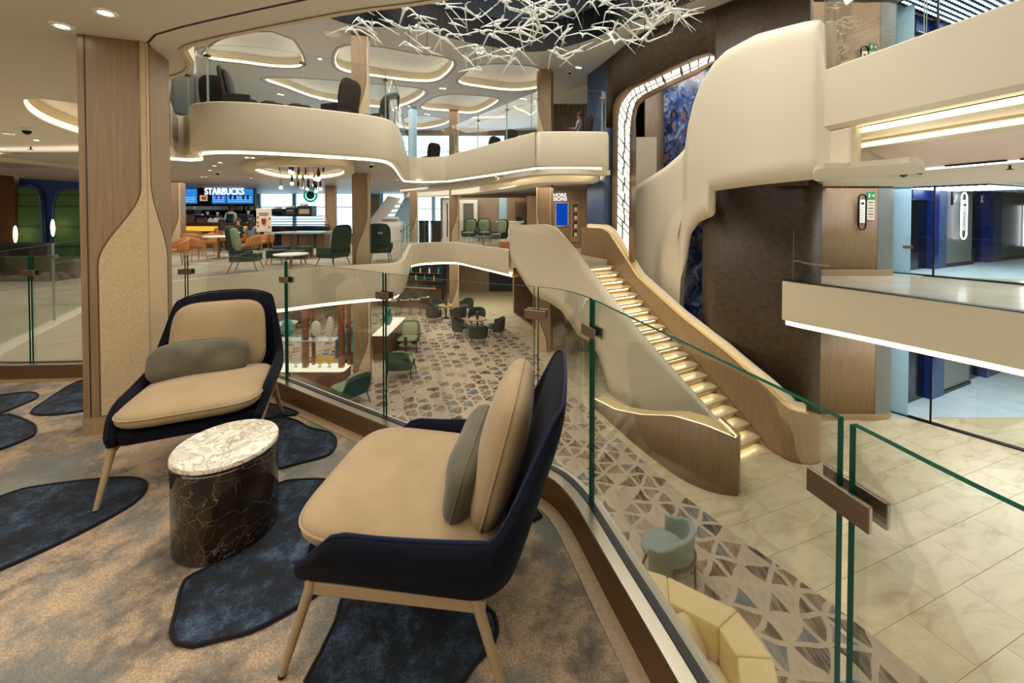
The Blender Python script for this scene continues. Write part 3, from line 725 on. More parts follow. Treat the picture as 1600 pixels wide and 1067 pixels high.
# far wall: solid below decks, windows on the two upper levels
fw = MB()
for x0, x1, z0, z1 in ((-17, 4, Z0, -0.1), (-17, 4, 2.75, 3.6), (-17, 4, 6.3, 8.6), (-17, -15.9, -0.1, 2.75), (-9.2, -8.2, -0.1, 2.75), (-3.3, 4, -0.1, 2.75), (1.5, 4, 3.6, 6.3)):
    fw.box(((x0 + x1) / 2, 25.1, (z0 + z1) / 2), (x1 - x0, 0.2, z1 - z0))
struct(fw.build('wall_north', 'oak_grey'), 'far wall pierced by tall daylight windows', 'wall')
def window(n, x0, x1, z0, z1, y, k, label):
    w = struct(thing('window_%d' % n, label, 'window'), label, 'window')
    MB().box(((x0 + x1) / 2, y, (z0 + z1) / 2), (x1 - x0, 0.02, z1 - z0)).build('pane', 'glass_blue', w)
    for i in range(k + 1):
        x = x0 + (x1 - x0) * i / k
        MB().box((x, y - 0.06, (z0 + z1) / 2), (0.22, 0.12, z1 - z0)).build('mullion', 'pale_blue', w)
    MB().box(((x0 + x1) / 2, y - 0.06, z0 + (z1 - z0) * 0.62), (x1 - x0, 0.04, 0.05)).build('rail', 'pale_blue', w)
window(1, -15.9, -9.2, 0.3, 2.75, 25.0, 3, 'tall daylight windows behind the coffee bar')
window(2, -8.2, -3.3, 0.0, 2.75, 25.0, 3, 'tall daylight windows beyond the white stair')
window(3, -16.9, 1.5, 3.6, 6.3, 25.0, 7, 'daylight windows of the upper deck')
# ---------------------------------------------------------------- columns: oak with a woven inlay that swells towards the foot
def inlay(side, w, z0, z1, zlo, zhi, wmin, wmax):
    """outline in (u, z): a band hugging the edge u = 0 that swells below the curve"""
    o = [(0, z0), (wmax, z0)]
    for i in range(17):
        t = i / 16; o.append((wmax + (wmin - wmax) * sstep(0, 1, t), zlo + (zhi - zlo) * t))
    o += [(wmin, z1), (0, z1)]
    return [(u * side, z) for u, z in o]
def column(name, label, xy, rz, w, levels, fl, corner=1, mats=('oak', 'fabric_wall')):
    t = thing(name, label, 'column', (xy[0], xy[1], levels[0][0]), rz, 'clad columns'); t['kind'] = 'structure'
    zb = levels[0][0]
    for z0, z1, zlo, zhi in levels:
        b = MB().box((0, 0, (z0 + z1) / 2 - zb), (w, w, z1 - z0)).build('shaft', mats[0], t, bevel=0.012)
        for f in fl:                                  # f: face angle, side of the face on which the inlay sits
            a, sd = f
            R = Matrix.Rotation(a, 4, 'Z')
            o = inlay(1, w, z0 + 0.02, z1, z0 + (z1 - z0) * zlo, z0 + (z1 - z0) * zhi, w * 0.12, w * 0.80)
            pts = [R @ Vector((sd * (w / 2 - u + 0.002), -w / 2 - 0.001, z - zb)) for u, z in o]
            nrm = R @ Vector((0, -1, 0))
            MB().poly3(pts, nrm * 0.012).build('inlay', mats[1], t)
            edge = [p + nrm * 0.012 for p in pts[1:-1]]
            MB().tube(edge, 0.008, 6).build('inlay_edging', 'bronze_edge', t)
    return t
LV = [(Z0, -0.94, 0.1, 0.55), (0.0, 2.63, 0.1, 0.55), (3.5, Z3, 0.1, 0.6)]
column('column', 'oak and woven column standing at the coffee bar edge by the teal armchairs', (-4.36, 11.5), 0.25, 0.46, LV, [(0, 1)])
column('column', 'slim oak column beside the glazed doors and far railing corner', (-2.92, 20.0), 0.1, 0.46, LV, [(0, 1)])
column('column', 'oak column with a flared white foot behind the stair head', (1.20, 14.45), -0.35, 0.5, LV, [(0, -1), (math.pi / 2, -1)])
column('column', 'oak column between the pastry counter and the window seats', (-7.75, 17.0), 0.2, 0.4, LV[1:2], [(0, -1)])
column('column', 'oak column at the end of the menu screens', (-12.35, 14.6), 0.3, 0.42, LV[1:2], [(0, 1)])
column('column', 'oak column in front of the white stair windows', (-5.15, 20.8), 0.2, 0.42, LV[1:2], [(0, 1)])
# near pillar
PA = math.atan2(0.13, 0.34); pw = 0.37
pc = Vector((-2.945, 2.70)) + Vector((math.cos(PA), math.sin(PA))) * pw / 2 + Vector((-math.sin(PA), math.cos(PA))) * 0.19
pil = thing('pillar', 'tall oak pillar with woven inlay behind the first armchair', 'pillar', (pc.x, pc.y, 0), PA); pil['kind'] = 'structure'
MB().box((0, 0, 1.375), (pw, 0.38, 2.75)).build('shaft', 'oak', pil, bevel=0.006)
MB().box((0, 0, 0.06), (pw + 0.006, 0.386, 0.12)).build('plinth', 'oak_pale', pil)
MB().box((-pw / 2 + 0.042, -0.19, 1.44), (0.007, 0.004, 2.62)).build('joint', 'groove', pil)
def near_inlay(R, sgn, d, wmin, wmax, z0, zlo, zhi, w):
    o = inlay(1, w, 0.13, 2.75, zlo, zhi, wmin, wmax)
    pts = [R @ Vector((sgn * (w / 2 - u), -d - 0.0005, z)) for u, z in o]
    n = R @ Vector((0, -1, 0))
    MB().poly3(pts, n * 0.006).build('inlay', 'fabric_wall', pil)
    MB().tube([p + n * 0.004 for p in pts[1:-1]], 0.0055, 8).build('inlay_edging', 'bronze_edge', pil)
I4 = Matrix.Identity(4)
near_inlay(I4, 1, 0.19, 0.035, 0.275, 0.13, 1.18, 1.72, pw)
near_inlay(Matrix.Rotation(math.pi / 2, 4, 'Z'), -1, pw / 2, 0.03, 0.28, 0.13, 1.18, 1.78, 0.38)

# ---------------------------------------------------------------- dark curved wall with the lit arch
def dpt(px): return ray_path(DARK_S, px)
ARCH_OUT = [(957, 350), (957.5, 260), (958, 171), (964, 151), (984, 134), (1018, 121), (1052, 104), (1086, 89), (1109, 83), (1121, 90)]
ARCH_IN = [(991.5, 384), (992, 260), (992, 181), (996, 165), (1008, 154), (1042, 136), (1086, 116), (1116, 97)]
def zarch(px):
    p = dpt(px); y = interp([(957, 200), (958, 171), (964, 151), (984, 134), (1018, 121), (1052, 104), (1086, 89), (1109, 83), (1121, 90)], px)
    return ZAT(y, p.y)
cols = []
PXE = PX((6.47, 8.62, 4))[0]
def wall_cols(pxa, pxb, n, zlo, zhi):
    m = MB(); vs = []
    for i in range(n + 1):
        px = pxa + (pxb - pxa) * i / n; p = dpt(px)
        lo = zlo(px) if callable(zlo) else zlo
        vs += [(p.x, p.y, lo), (p.x, p.y, zhi)]
    return m.add(vs, [(2 * i, 2 * i + 2, 2 * i + 3, 2 * i + 1) for i in range(n)], 0, True)
def solid(o, t, off=1.0):
    s = o.modifiers.new('solid', 'SOLIDIFY'); s.thickness = t; s.offset = off; return o
struct(solid(wall_cols(926.5, 957, 8, Z0, Z3 + 0.9).build('wall_dark', 'navy_wall'), 0.25, -1), 'blue black textured wall at the left of the lit arch', 'wall')  # blue light falling on this wall is put into its brighter navy colour
struct(solid(wall_cols(957, 1121, 60, zarch, Z3 + 0.9).build('wall_dark_head', 'leather_brown'), 0.25, -1), 'dark textured wall sweeping over the lit arch', 'wall')
struct(solid(wall_cols(1121, PXE - 1, 40, 2.1, Z3 + 0.9).build('wall_dark_upper', 'leather_brown'), 0.25, -1), 'dark textured wall above the white stair ribbon', 'wall')
# arch frame: bronze oak on both sides, glowing bricks between
def curve3(pts, n):
    q = []
    P3 = []
    for x, y in pts:
        p = dpt(x); P3.append(Vector((p.x, p.y, ZAT(y, p.y))))
    L = [0]
    for a, b in zip(P3, P3[1:]): L.append(L[-1] + (b - a).length)
    for i in range(n + 1):
        s = L[-1] * i / n
        for k in range(len(P3) - 1):
            if s <= L[k + 1] + 1e-9:
                t = (s - L[k]) / (L[k + 1] - L[k]); q.append(P3[k].lerp(P3[k + 1], t)); break
    return q
afr = thing('arch_light_frame', 'tall bronze arch frame filled with glowing glass bricks', 'light frame', (3.55, 12.7, 0))
NA = 66
inv = Matrix.Translation((-3.55, -12.7, 0))
co_, ci_ = curve3(ARCH_OUT, NA), curve3(ARCH_IN, NA)
co_[0].z = ci_[0].z = 0.0
def band(a, b, off, th):
    m = MB(); vs = []
    for i in range(NA + 1):
        for f in (a, b):
            p = co_[i].lerp(ci_[i], f); tw_ = Vector((-p.x, -p.y, 0)).normalized()
            vs.append(inv @ (p + tw_ * off)); vs.append(inv @ (p + tw_ * (off + th)))
    fs = []
    for i in range(NA):
        a0 = i * 4; b0 = a0 + 4
        fs += [(a0 + 1, a0 + 3, b0 + 3, b0 + 1), (a0, b0, b0 + 2, a0 + 2), (a0, a0 + 1, b0 + 1, b0), (a0 + 2, b0 + 2, b0 + 3, a0 + 3)]
    return m.add(vs, fs, 0, True)
band(-0.04, 0.22, 0.0, 0.16).build('frame_outer', 'oak', afr)
band(0.78, 1.04, 0.0, 0.10).build('frame_inner', 'bronze_edge', afr)
band(0.22, 0.78, 0.0, 0.02).build('backing', 'groove', afr)
def apt(i, f, off):
    k = min(int(i), NA - 1); t = i - k
    p = co_[k].lerp(ci_[k], f).lerp(co_[k + 1].lerp(ci_[k + 1], f), t)
    return inv @ (p + Vector((-p.x, -p.y, 0)).normalized() * off)
i = 0.0; row = 0
rnd = random.Random(4)
while i < NA - 0.6:
    h = rnd.uniform(1.7, 2.5); e = min(NA, i + h)
    cut = 0.50 + rnd.uniform(-0.06, 0.06); st = rnd.uniform(-0.22, 0.22)
    for a, b, s0, s1 in ((0.235, cut, 0, st), (cut + 0.06, 0.765, st, 0)):
        j0, j1 = i + 0.17, e - 0.17
        q = [(max(0, j0 + s0), a), (max(0, j0 + s1), b), (min(NA, j1 + s1), b), (min(NA, j1 + s0), a)]
        A = [apt(k, f, 0.03) for k, f in q]; B = [apt(k, f, 0.06) for k, f in q]
        MB().hull2(A, B).build('glass_brick', 'tile_glow', afr)
    i = e; row += 1
# agate panels seen through the arch and beside the brown wall
def agate(name, quad, Y0, Y1, label):
    xs = [q[0] for q in quad]; a, b = min(xs), max(xs)
    pts = [D(x, y, Y0 + (Y1 - Y0) * (x - a) / (b - a)) for x, y in quad]
    return struct(MB().poly3(pts, (0.05, 0.12, 0)).build(name, 'agate_blue'), label, 'wall panel')
agate('wall_panel_upper', [(1037, 262), (1037, 120), (1130, 80), (1130, 262)], 14.2, 13.0, 'blue agate panel seen through the lit arch')
agate('wall_panel_lower', [(1066, 620), (1066, 300), (1135, 280), (1135, 640)], 11.6, 11.3, 'blue and bronze agate panel beside the brown wall')
struct(MB().poly3([D(1008, 270, 14.6), D(1008, 130, 14.6), D(1039, 118, 14.6), D(1039, 270, 14.6)], (0, 0.1, 0)).build('wall_panel_oak', 'oak_grey'), 'grey oak strip seen through the lit arch', 'wall panel')
struct(MB().poly3([D(985, 290, 15.4), D(985, 90, 15.4), D(1125, 60, 15.4), D(1125, 290, 15.4)], (0, 0.1, 0)).build('wall_dark_back', 'lift_dark'), 'dark lobby wall seen through the lit arch', 'wall')
# brown wall below the ribbon
bw = [Vector((5.2, 10.4)), Vector((5.17, 9.97)), Vector((5.3, 9.75)), Vector((5.7, 9.35)), Vector((6.15, 8.95)), Vector((6.42, 8.64)), Vector((6.52, 8.66)), Vector((6.56, 9.0))]
bws = smooth(bw, 0.1)
struct(solid(MB().sweep(bws, [(0, Z0), (0, 2.30)]).build('wall_brown', 'leather_brown'), 0.2, -1), 'dark brown leather textured wall beside the stair', 'wall')

# ---------------------------------------------------------------- white ribbon of the upper stair
TOPR = [(992, 293), (1040, 262), (1060, 245), (1076, 228), (1086, 205), (1092, 180), (1100, 150), (1112, 125), (1130, 98), (1150, 80), (1200, 55), (1240, 43), (1262, 37), (1276, 35)]
BOTR = [(1077, 470), (1078, 400), (1081, 380), (1085, 365), (1100, 345), (1123, 335)]
rib_path = [p for p in RIGHT2_S if p[1] > 5.3]
rib = MB(); NR = 26; vs = []
def xr(y): return interp([(0, 1072), (318, 1072), (335, 1062), (352, 1046), (372, 1035), (395, 1028), (700, 1024)], y)
rn = normals(rib_path)
rcols = []
for p, n in zip(rib_path, rn):
    px = PX((p.x, p.y, 2.5))[0]
    if px < 990: continue
    zt = ZAT(interp(TOPR, px), p.y)
    if p[1] < 5.75: zt = 2.68
    if px > 1123: zb = 2.07
    elif px > 1077: zb = ZAT(interp([(1077, 470), (1078, 400), (1081, 380), (1085, 365), (1100, 345), (1123, 335)], px), p.y)
    else: zb = -2.2
    col_ = []
    for j in range(NR):
        z = zb + (zt - zb) * j / (NR - 1)
        x_, y_ = PX((p.x, p.y, z))
        off = 0.20 * sstep(-4, 20, x_ - xr(y_))
        off *= 0.12 + 0.88 * sstep(5.6, 7.4, p.y)
        off -= 0.10 * sstep(0.18, 0, zt - z) ** 2 * 0.5
        if px > 1080: off -= 0.12 * sstep(0.2, 0, z - zb) ** 2
        if p[1] < 5.75: off = -0.09
        col_.append((p.x - n.x * 0 + n.x * off, p.y + n.y * off, z))
    rcols.append(col_)
vs = [v for c in rcols for v in c]
rib.add(vs, [(i * NR + j, (i + 1) * NR + j, (i + 1) * NR + j + 1, i * NR + j + 1) for i in range(len(rcols) - 1) for j in range(NR - 1)], 0, True)
ro = rib.build('wall_stair_ribbon', 'plaster')
ro.data.set_sharp_from_angle(angle=math.radians(180))
solid(ro, 0.14, 0)
struct(ro, 'sculpted white ribbon wall of the upper stair', 'wall')
# tongue of plaster running below the lobby soffit
struct(MB().box((4.42, 13.3, 3.1), (0.72, 0.3, 1.8)).build('trim_13', 'plaster'), 'cream stub of the upper deck edge seen through the lit arch', 'fascia')
tg = smooth([XY(p) for p in (P(1276, 262, 2.07), P(1330, 258, 2.07), P(1400, 252, 2.07), P(1432, 250, 2.07), P(1446, 262, 2.07), P(1432, 268, 2.07), P(1380, 272, 2.07), P(1280, 281, 2.07))], 0.03, True)
struct(MB().prism([XY(p) for p in tg], 2.04, 2.10, s=True).build('ceiling_tongue', 'plaster'), 'rounded plaster tongue under the lobby soffit', 'ceiling')

# ---------------------------------------------------------------- main staircase
st = thing('staircase', 'lit staircase with oak wall and white wall down to the lower deck', 'staircase', (4.3, 10.4, Z0))
T = Matrix.Translation((-4.3, -10.4, -Z0))
NS = 20
for k in range(NS):
    t0, t1 = k / NS, (k + 1) / NS
    a = STAIR_TR.lerp(STAIR_BR, t0); b = STAIR_TR.lerp(STAIR_BR, t1 + 0.3 / NS)
    z = -(k) * 3.5 / NS - 3.5 / NS * 1
    if z <= Z0 + 0.02: continue
    poly = [a, b, b + SLEFT * STAIR_W, a + SLEFT * STAIR_W]
    pts = [(p.x - 4.3, p.y - 10.4) for p in poly]
    s = MB().prism(pts, z - 0.05 - Z0, z - Z0).build('step', 'stone_tile', st)
    a2, b2 = STAIR_TR.lerp(STAIR_BR, t1), STAIR_TR.lerp(STAIR_BR, t1 + 0.02 / NS)
    pr = [(p.x - 4.3, p.y - 10.4) for p in (a2, b2, b2 + SLEFT * STAIR_W, a2 + SLEFT * STAIR_W)]
    MB().prism(pr, z - 0.175 - Z0, z - 0.05 - Z0).build('riser', 'oak_pale', s)
    c1, c2 = STAIR_TR.lerp(STAIR_BR, t1 + 0.06 / NS), STAIR_TR.lerp(STAIR_BR, t1 + 0.14 / NS)
    e1 = 0.12; q = [c1 + SLEFT * e1, c2 + SLEFT * e1, c2 + SLEFT * (STAIR_W - e1), c1 + SLEFT * (STAIR_W - e1)]
    MB().prism([(p.x - 4.3, p.y - 10.4) for p in q], z - 0.075 - Z0, z - 0.052 - Z0).build('light_strip', 'step_glow', s)
# oak wall on the right with its lit ledge and handrail
OAKTOP = [(905, 356), (911, 355), (940, 357), (950, 364), (961, 380), (995, 434), (1062, 495), (1130, 549), (1164, 579), (1191, 603), (1214, 626), (1231, 640), (1258, 648), (1290, 648)]
oak_path = smooth([(2.50, 14.3), (2.75, 13.7), (2.98, 13.05)] + [tuple(STAIR_TR.lerp(STAIR_BR, t)) for t in (0.06, 0.2, 0.4, 0.6, 0.8, 0.93)] + [(5.5, 8.12), (5.62, 7.9), (5.9, 7.8), (6.2, 7.9), (6.33, 8.15)], 0.1)
oak_path = [Vector((p.x, p.y)) for p in oak_path]
def zfloor(p):
    t = (Vector((p.x, p.y)) - STAIR_TR).dot(SDIR) / (STAIR_BR - STAIR_TR).length
    return -3.5 * max(0, min(1, t))
oz = []
for p in oak_path: 
    px = PX((p.x, p.y, zfloor(p) + 1))[0]
    oz.append(ZAT(interp(OAKTOP, px), p.y))
om = MB(); vs = []
nn = normals(oak_path)
for p, n, zt in zip(oak_path, nn, oz):
    zb = zfloor(p) - 0.35 if zfloor(p) > Z0 + 0.01 else Z0
    for o_, z in ((0.0, max(zb, Z0)), (0.0, zt), (-0.05, zt), (-0.05, max(zb, Z0))): vs.append(T @ Vector((p.x + n.x * o_, p.y + n.y * o_, z)))
om.add(vs, [(i * 4 + j, i * 4 + (j + 1) % 4, i * 4 + 4 + (j + 1) % 4, i * 4 + 4 + j) for i in range(len(oak_path) - 1) for j in range(4)], 0, True)
om.add(vs[-4:], [(0, 1, 2, 3)]); om.add(vs[:4], [(0, 1, 2, 3)])
oakw = om.build('oak_wall', 'oak', st)
def along(path, zz, prof, name, m, par, a=0, b=None):
    q = MB(); pv = path[a:b]; n_ = normals(pv); k = len(prof); vs = []
    for p, n, z in zip(pv, n_, zz[a:b]):
        vs += [T @ Vector((p.x + n.x * o_, p.y + n.y * o_, z + dz)) for o_, dz in prof]
    q.add(vs, [(i * k + j, i * k + j + 1, i * k + k + j + 1, i * k + k + j) for i in range(len(pv) - 1) for j in range(k - 1)], 0, True)
    return q.build(name, m, par)
lo_ = [zfloor(p) for p in oak_path]
along(oak_path, oz, [(-0.05, -0.06), (-0.22, -0.05), (-0.24, -0.05)], 'ledge', 'ledge_light_tint', oakw)
along(oak_path, oz, [(-0.055, -0.055), (-0.07, -0.02)], 'light_strip', 'cove_soft', oakw)
along(oak_path, oz, [(-0.24, -0.4), (-0.24, 0.10), (-0.28, 0.12), (-0.33, 0.10), (-0.33, -0.6)], 'outer_wall', 'plaster', oakw)
along(oak_path, lo_, [(0.004, 0.02), (0.012, 0.03), (0.004, 0.045)], 'copper_line', 'bronze_edge', oakw)
# white wall on the left
WTOP = [(798, 352), (850, 350), (868, 355), (880, 368), (900, 392), (915, 413), (1000, 520), (1100, 632), (1143, 683), (1150, 690)]
WBOT = [(798, 400), (820, 440), (835, 462), (860, 472), (880, 486), (893, 505), (905, 524), (925, 534), (940, 560), (952, 600), (962, 640), (1000, 655), (1050, 658), (1100, 676), (1143, 690), (1150, 692)]
wl = smooth([(-0.05, 14.9), (0.5, 14.15), (1.15, 13.3)] + [tuple(STAIR_TL.lerp(STAIR_BL, t)) for t in (0.0, 0.2, 0.4, 0.6, 0.8, 1.0)], 0.12)
wm = MB(); vs = []; NW = 8
for p in wl:
    px = PX((p.x, p.y, -1))[0]
    a, b = ZAT(interp(WTOP, px), p.y), ZAT(interp(WBOT, px), p.y)
    b = max(b, Z0)
    vs += [T @ Vector((p.x, p.y, a + (b - a) * j / (NW - 1))) for j in range(NW)]
wm.add(vs, [(i * NW + j, (i + 1) * NW + j, (i + 1) * NW + j + 1, i * NW + j + 1) for i in range(len(wl) - 1) for j in range(NW - 1)], 0, True)
wo = wm.build('white_wall', 'plaster', st)
wo.data.set_sharp_from_angle(angle=math.radians(180))
solid(wo, 0.10, 0)
# oak planter wall at the foot of the stair
PBOT = [(925, 634), (960, 665), (1000, 700), (1060, 745), (1110, 768), (1150, 775)]
PTOP = [(925, 622), (960, 640), (1000, 648), (1050, 650), (1100, 665), (1150, 685)]
pp = smooth([XY(P(x, y, Z0)) for x, y in PBOT], 0.12)
pz = [ZAT(interp(PTOP, PX((p.x, p.y, Z0))[0]), p.y) for p in pp]
cp = list(pp); cz = list(pz)
e = pp[-1]; cp += [e + Vector((0.10, 0.10)), e + Vector((0.12, 0.35)), e + Vector((0.1, 0.7))]; cz += [pz[-1]] * 3
pm = MB(); vs = []
for p, z in zip(cp, cz): vs += [(p.x, p.y, Z0), (p.x, p.y, z)]
pm.add(vs, [(2 * i, 2 * i + 2, 2 * i + 3, 2 * i + 1) for i in range(len(cp) - 1)], 0, True)
pl = struct(solid(pm.build('wall_planter', 'oak'), 0.05, 0), 'low wavy oak wall at the foot of the staircase', 'wall')
nn = normals(cp); vs = []
for p, z, n in zip(cp, cz, nn): vs += [(p.x - n.x * 0.03, p.y - n.y * 0.03, z - 0.03), (p.x - n.x * 0.35, p.y - n.y * 0.35, z + 0.02)]
MB().add(vs, [(2 * i, 2 * i + 2, 2 * i + 3, 2 * i + 1) for i in range(len(cp) - 1)], 0, True).build('ledge', 'ledge_light_tint', pl)
vs = []
for p, z, n in zip(cp, cz, nn): vs += [(p.x - n.x * 0.035, p.y - n.y * 0.035, z - 0.025), (p.x - n.x * 0.05, p.y - n.y * 0.05, z - 0.0)]
MB().add(vs, [(2 * i, 2 * i + 2, 2 * i + 3, 2 * i + 1) for i in range(len(cp) - 1)], 0, True).build('light_strip', 'cove_soft', pl)
# white trumpet foot on a dark base behind the stair
f = P(912, 547, Z0)
tf = thing('trumpet_column', 'white flared column on a dark drum base behind the stair', 'column', (f.x, f.y, Z0)); tf['kind'] = 'structure'
MB().lathe([(0, 0.0), (0.22, 0.0), (0.22, 0.62), (0, 0.62)], 20).build('base', 'walnut', tf)
MB().lathe([(0.21, 0.62), (0.30, 0.68), (0.30, 0.9), (0.45, 1.4), (0.9, 2.1), (1.6, 2.6)], 24).build('flare', 'plaster', tf)

# ---------------------------------------------------------------- glass railings
def cum(path):
    L = [0]
    for a, b in zip(path, path[1:]): L.append(L[-1] + (b - a).length)
    return L
def cut(path, L, a, b, step=0.05):
    n = max(2, int((b - a) / step) + 1); out = []
    for i in range(n):
        s = a + (b - a) * i / (n - 1)
        k = next((j for j in range(len(L) - 1) if L[j + 1] >= s - 1e-9), len(L) - 2)
        t = (s - L[k]) / max(1e-9, L[k + 1] - L[k]); out.append(path[k].lerp(path[k + 1], max(0, min(1, t))))
    return out
def railing(name, label, path, z0, z1, joints, th=0.016, gap=0.024, clamp=True, gm='glass', em='glass_edge', cz=0.87, cs=1.0, step=0.06):
    t = thing(name, label, 'railing', (path[0][0], path[0][1], z0)); mv = Vector((-path[0][0], -path[0][1], -z0))
    L = cum(path)
    for a, b in zip(joints, joints[1:]):
        q = cut(path, L, a + gap / 2, b - gap / 2, step); nn = normals(q); vs = []
        for p, n in zip(q, nn):
            for o_, z in ((-th / 2, z0), (th / 2, z0), (th / 2, z1), (-th / 2, z1)): vs.append(Vector((p.x + n.x * o_, p.y + n.y * o_, z)) + mv)
        m = MB(); n_ = len(q)
        sides = [(i * 4 + j, i * 4 + 4 + j, i * 4 + 4 + (j + 1) % 4, i * 4 + (j + 1) % 4) for i in range(n_ - 1) for j in (1, 3)]
        edges = [(i * 4 + j, i * 4 + 4 + j, i * 4 + 4 + (j + 1) % 4, i * 4 + (j + 1) % 4) for i in range(n_ - 1) for j in (2,)]
        o = len(m.v); m.add(vs, sides, 0, True); m.add(vs, edges, 1, True); m.add(vs[:4], [(0, 1, 2, 3)], 1); m.add(vs[-4:], [(0, 1, 2, 3)], 1)
        m.build('glass_panel', [gm, em], t)
    if clamp:
        for j in joints[1:-1]:
            p = cut(path, L, max(0, j - 0.02), j + 0.02, 0.04); c = (p[0] + p[-1]) / 2; d = p[-1] - p[0]
            a = math.atan2(d.y, d.x); n = Vector((d.y, -d.x)).normalized()
            k = thing_part('clamp', t)
            for s in (-1, 1):
                pc_ = Vector((c.x + n.x * s * 0.022, c.y + n.y * s * 0.022, z0 + cz)) + mv
                MB().box(pc_, (0.125 * cs, 0.010, 0.052 * cs), a).build('plate', 'bronze_metal', k, bevel=0.002)
            MB().box(Vector((c.x, c.y, z0 + cz)) + mv, (0.012, 0.04, 0.03), a).build('spacer', 'black', k)
    return t
def thing_part(name, parent):
    o = bpy.data.objects.new(name, None); COL.objects.link(o); o.parent = parent; return o
LR = cum(RAIL_S)
def s_at(px, path=RAIL_S, L=LR, lo=0):
    k = (px - 800) / F
    for i in range(lo, len(path) - 1):
        a, b = path[i], path[i + 1]
        if a[1] <= 0.1: continue
        fa, fb = a[0] - k * a[1], b[0] - k * b[1]
        if fa * fb <= 0: return L[i] + (L[i + 1] - L[i]) * (fa / (fa - fb) if fa != fb else 0)
j_near = [s_at(x) for x in (1328, 926, 838, 600, 446, 290)]
lo = next(i for i, p in enumerate(RAIL_S) if p[0] < -3.4)
j_l = s_at(45, lo=lo)
railing('glass_railing', 'near frameless glass railing curving round the armchairs with bronze clamps', RAIL_S, 0.10, 1.125, [0.05, 1.4] + j_near + [s_at(292) + 0.72, j_l, LR[-1] - 0.1])
LW = cum(WEST_S); nj = 17
railing('glass_railing', 'far glass railing along the coffee bar and reception edge', offset(WEST_S, -0.02), 0.08, 1.12, [0.2 + (LW[-1] - 0.9) * i / nj for i in range(nj + 1)], gm='glass_far', em='glass_edge_pale', cs=1.0, step=0.15)
LB = cum(RIGHT1_S)
railing('glass_railing', 'glass railing of the middle lift lobby balcony', RIGHT1_S, 0.04, 1.10, [0.15, 1.95, 3.75, 5.55, 7.3, 9.3], em='glass_edge_pale', step=0.15)
LB2 = cum(BAY2_S)
s0 = next(l for l, p in zip(LB2, BAY2_S) if p[0] > -6.3 and p[1] < 8)
railing('glass_railing', 'glass railing on the upper balcony bay and gallery', offset(BAY2_S, -0.06), 3.57, 4.62, [0.4, s0 + 0.1] + [s0 + 0.1 + (LB2[-1] - s0 - 0.5) * i / 15 for i in range(1, 16)], gm='glass_far', em='glass_edge_pale', step=0.12)
lob3 = offset(lob, -0.06); LB3 = cum(lob3)
railing('glass_railing', 'glass railing of the upper lift lobby beside the ribbon wall', lob3, 3.57, 4.62, [0.05, 1.3, 2.75, 4.2, 6], em='glass_edge_pale', step=0.15)
# ---------------------------------------------------------------- lounge armchairs (front = local +y)
def cushion(w, d, h, n=4.0, flat=3.2, nu=56, nv=23, taper=0.0, crown=0.0, wr=0.0, seed=1, tuck=1.0):
    """a stuffed cushion lying in x, y with thickness h"""
    r_ = random.Random(seed); ph = [r_.uniform(0, 6.28) for _ in range(4)]
    def fn(u, v):
        t = 2 * math.pi * u; c, s = math.cos(t), math.sin(t)
        ex = math.copysign(abs(c) ** (2 / n), c); ey = math.copysign(abs(s) ** (2 / n), s)
        a = (-1 + 2 * v) * math.pi / 2
        z = math.copysign(abs(math.sin(a)) ** (2 / flat), a); r = abs(math.cos(a)) ** (2 / flat)
        x, y = ex * w / 2 * r, ey * d / 2 * r
        x *= 1 - taper * (y / d + 0.5)
        k = max(0, 1 - (ex * r) ** 2) * max(0, 1 - (ey * r) ** 2)
        zz = z * h / 2 * tuck + math.copysign(crown * k, z) * abs(z)
        zz += wr * math.sin(9 * x / w + ph[0]) * math.sin(7 * y / d + ph[1]) * k
        return (x, y, zz)
    m = MB().grid(fn, nu, nv, 0, True, True)
    return m
def ring_of(w, d, n, taper=0.0, cnt=48, z=0.0):
    o = []
    for i in range(cnt + 1):
        t = 2 * math.pi * i / cnt; c, s = math.cos(t), math.sin(t)
        x = math.copysign(abs(c) ** (2 / n), c) * w / 2; y = math.copysign(abs(s) ** (2 / n), s) * d / 2
        o.append(Vector((x * (1 - taper * (y / d + 0.5)), y, z)))
    return o
def transform(m, M):
    m.v = [tuple(M @ Vector(p)) for p in m.v]; return m
RECL = 0.33
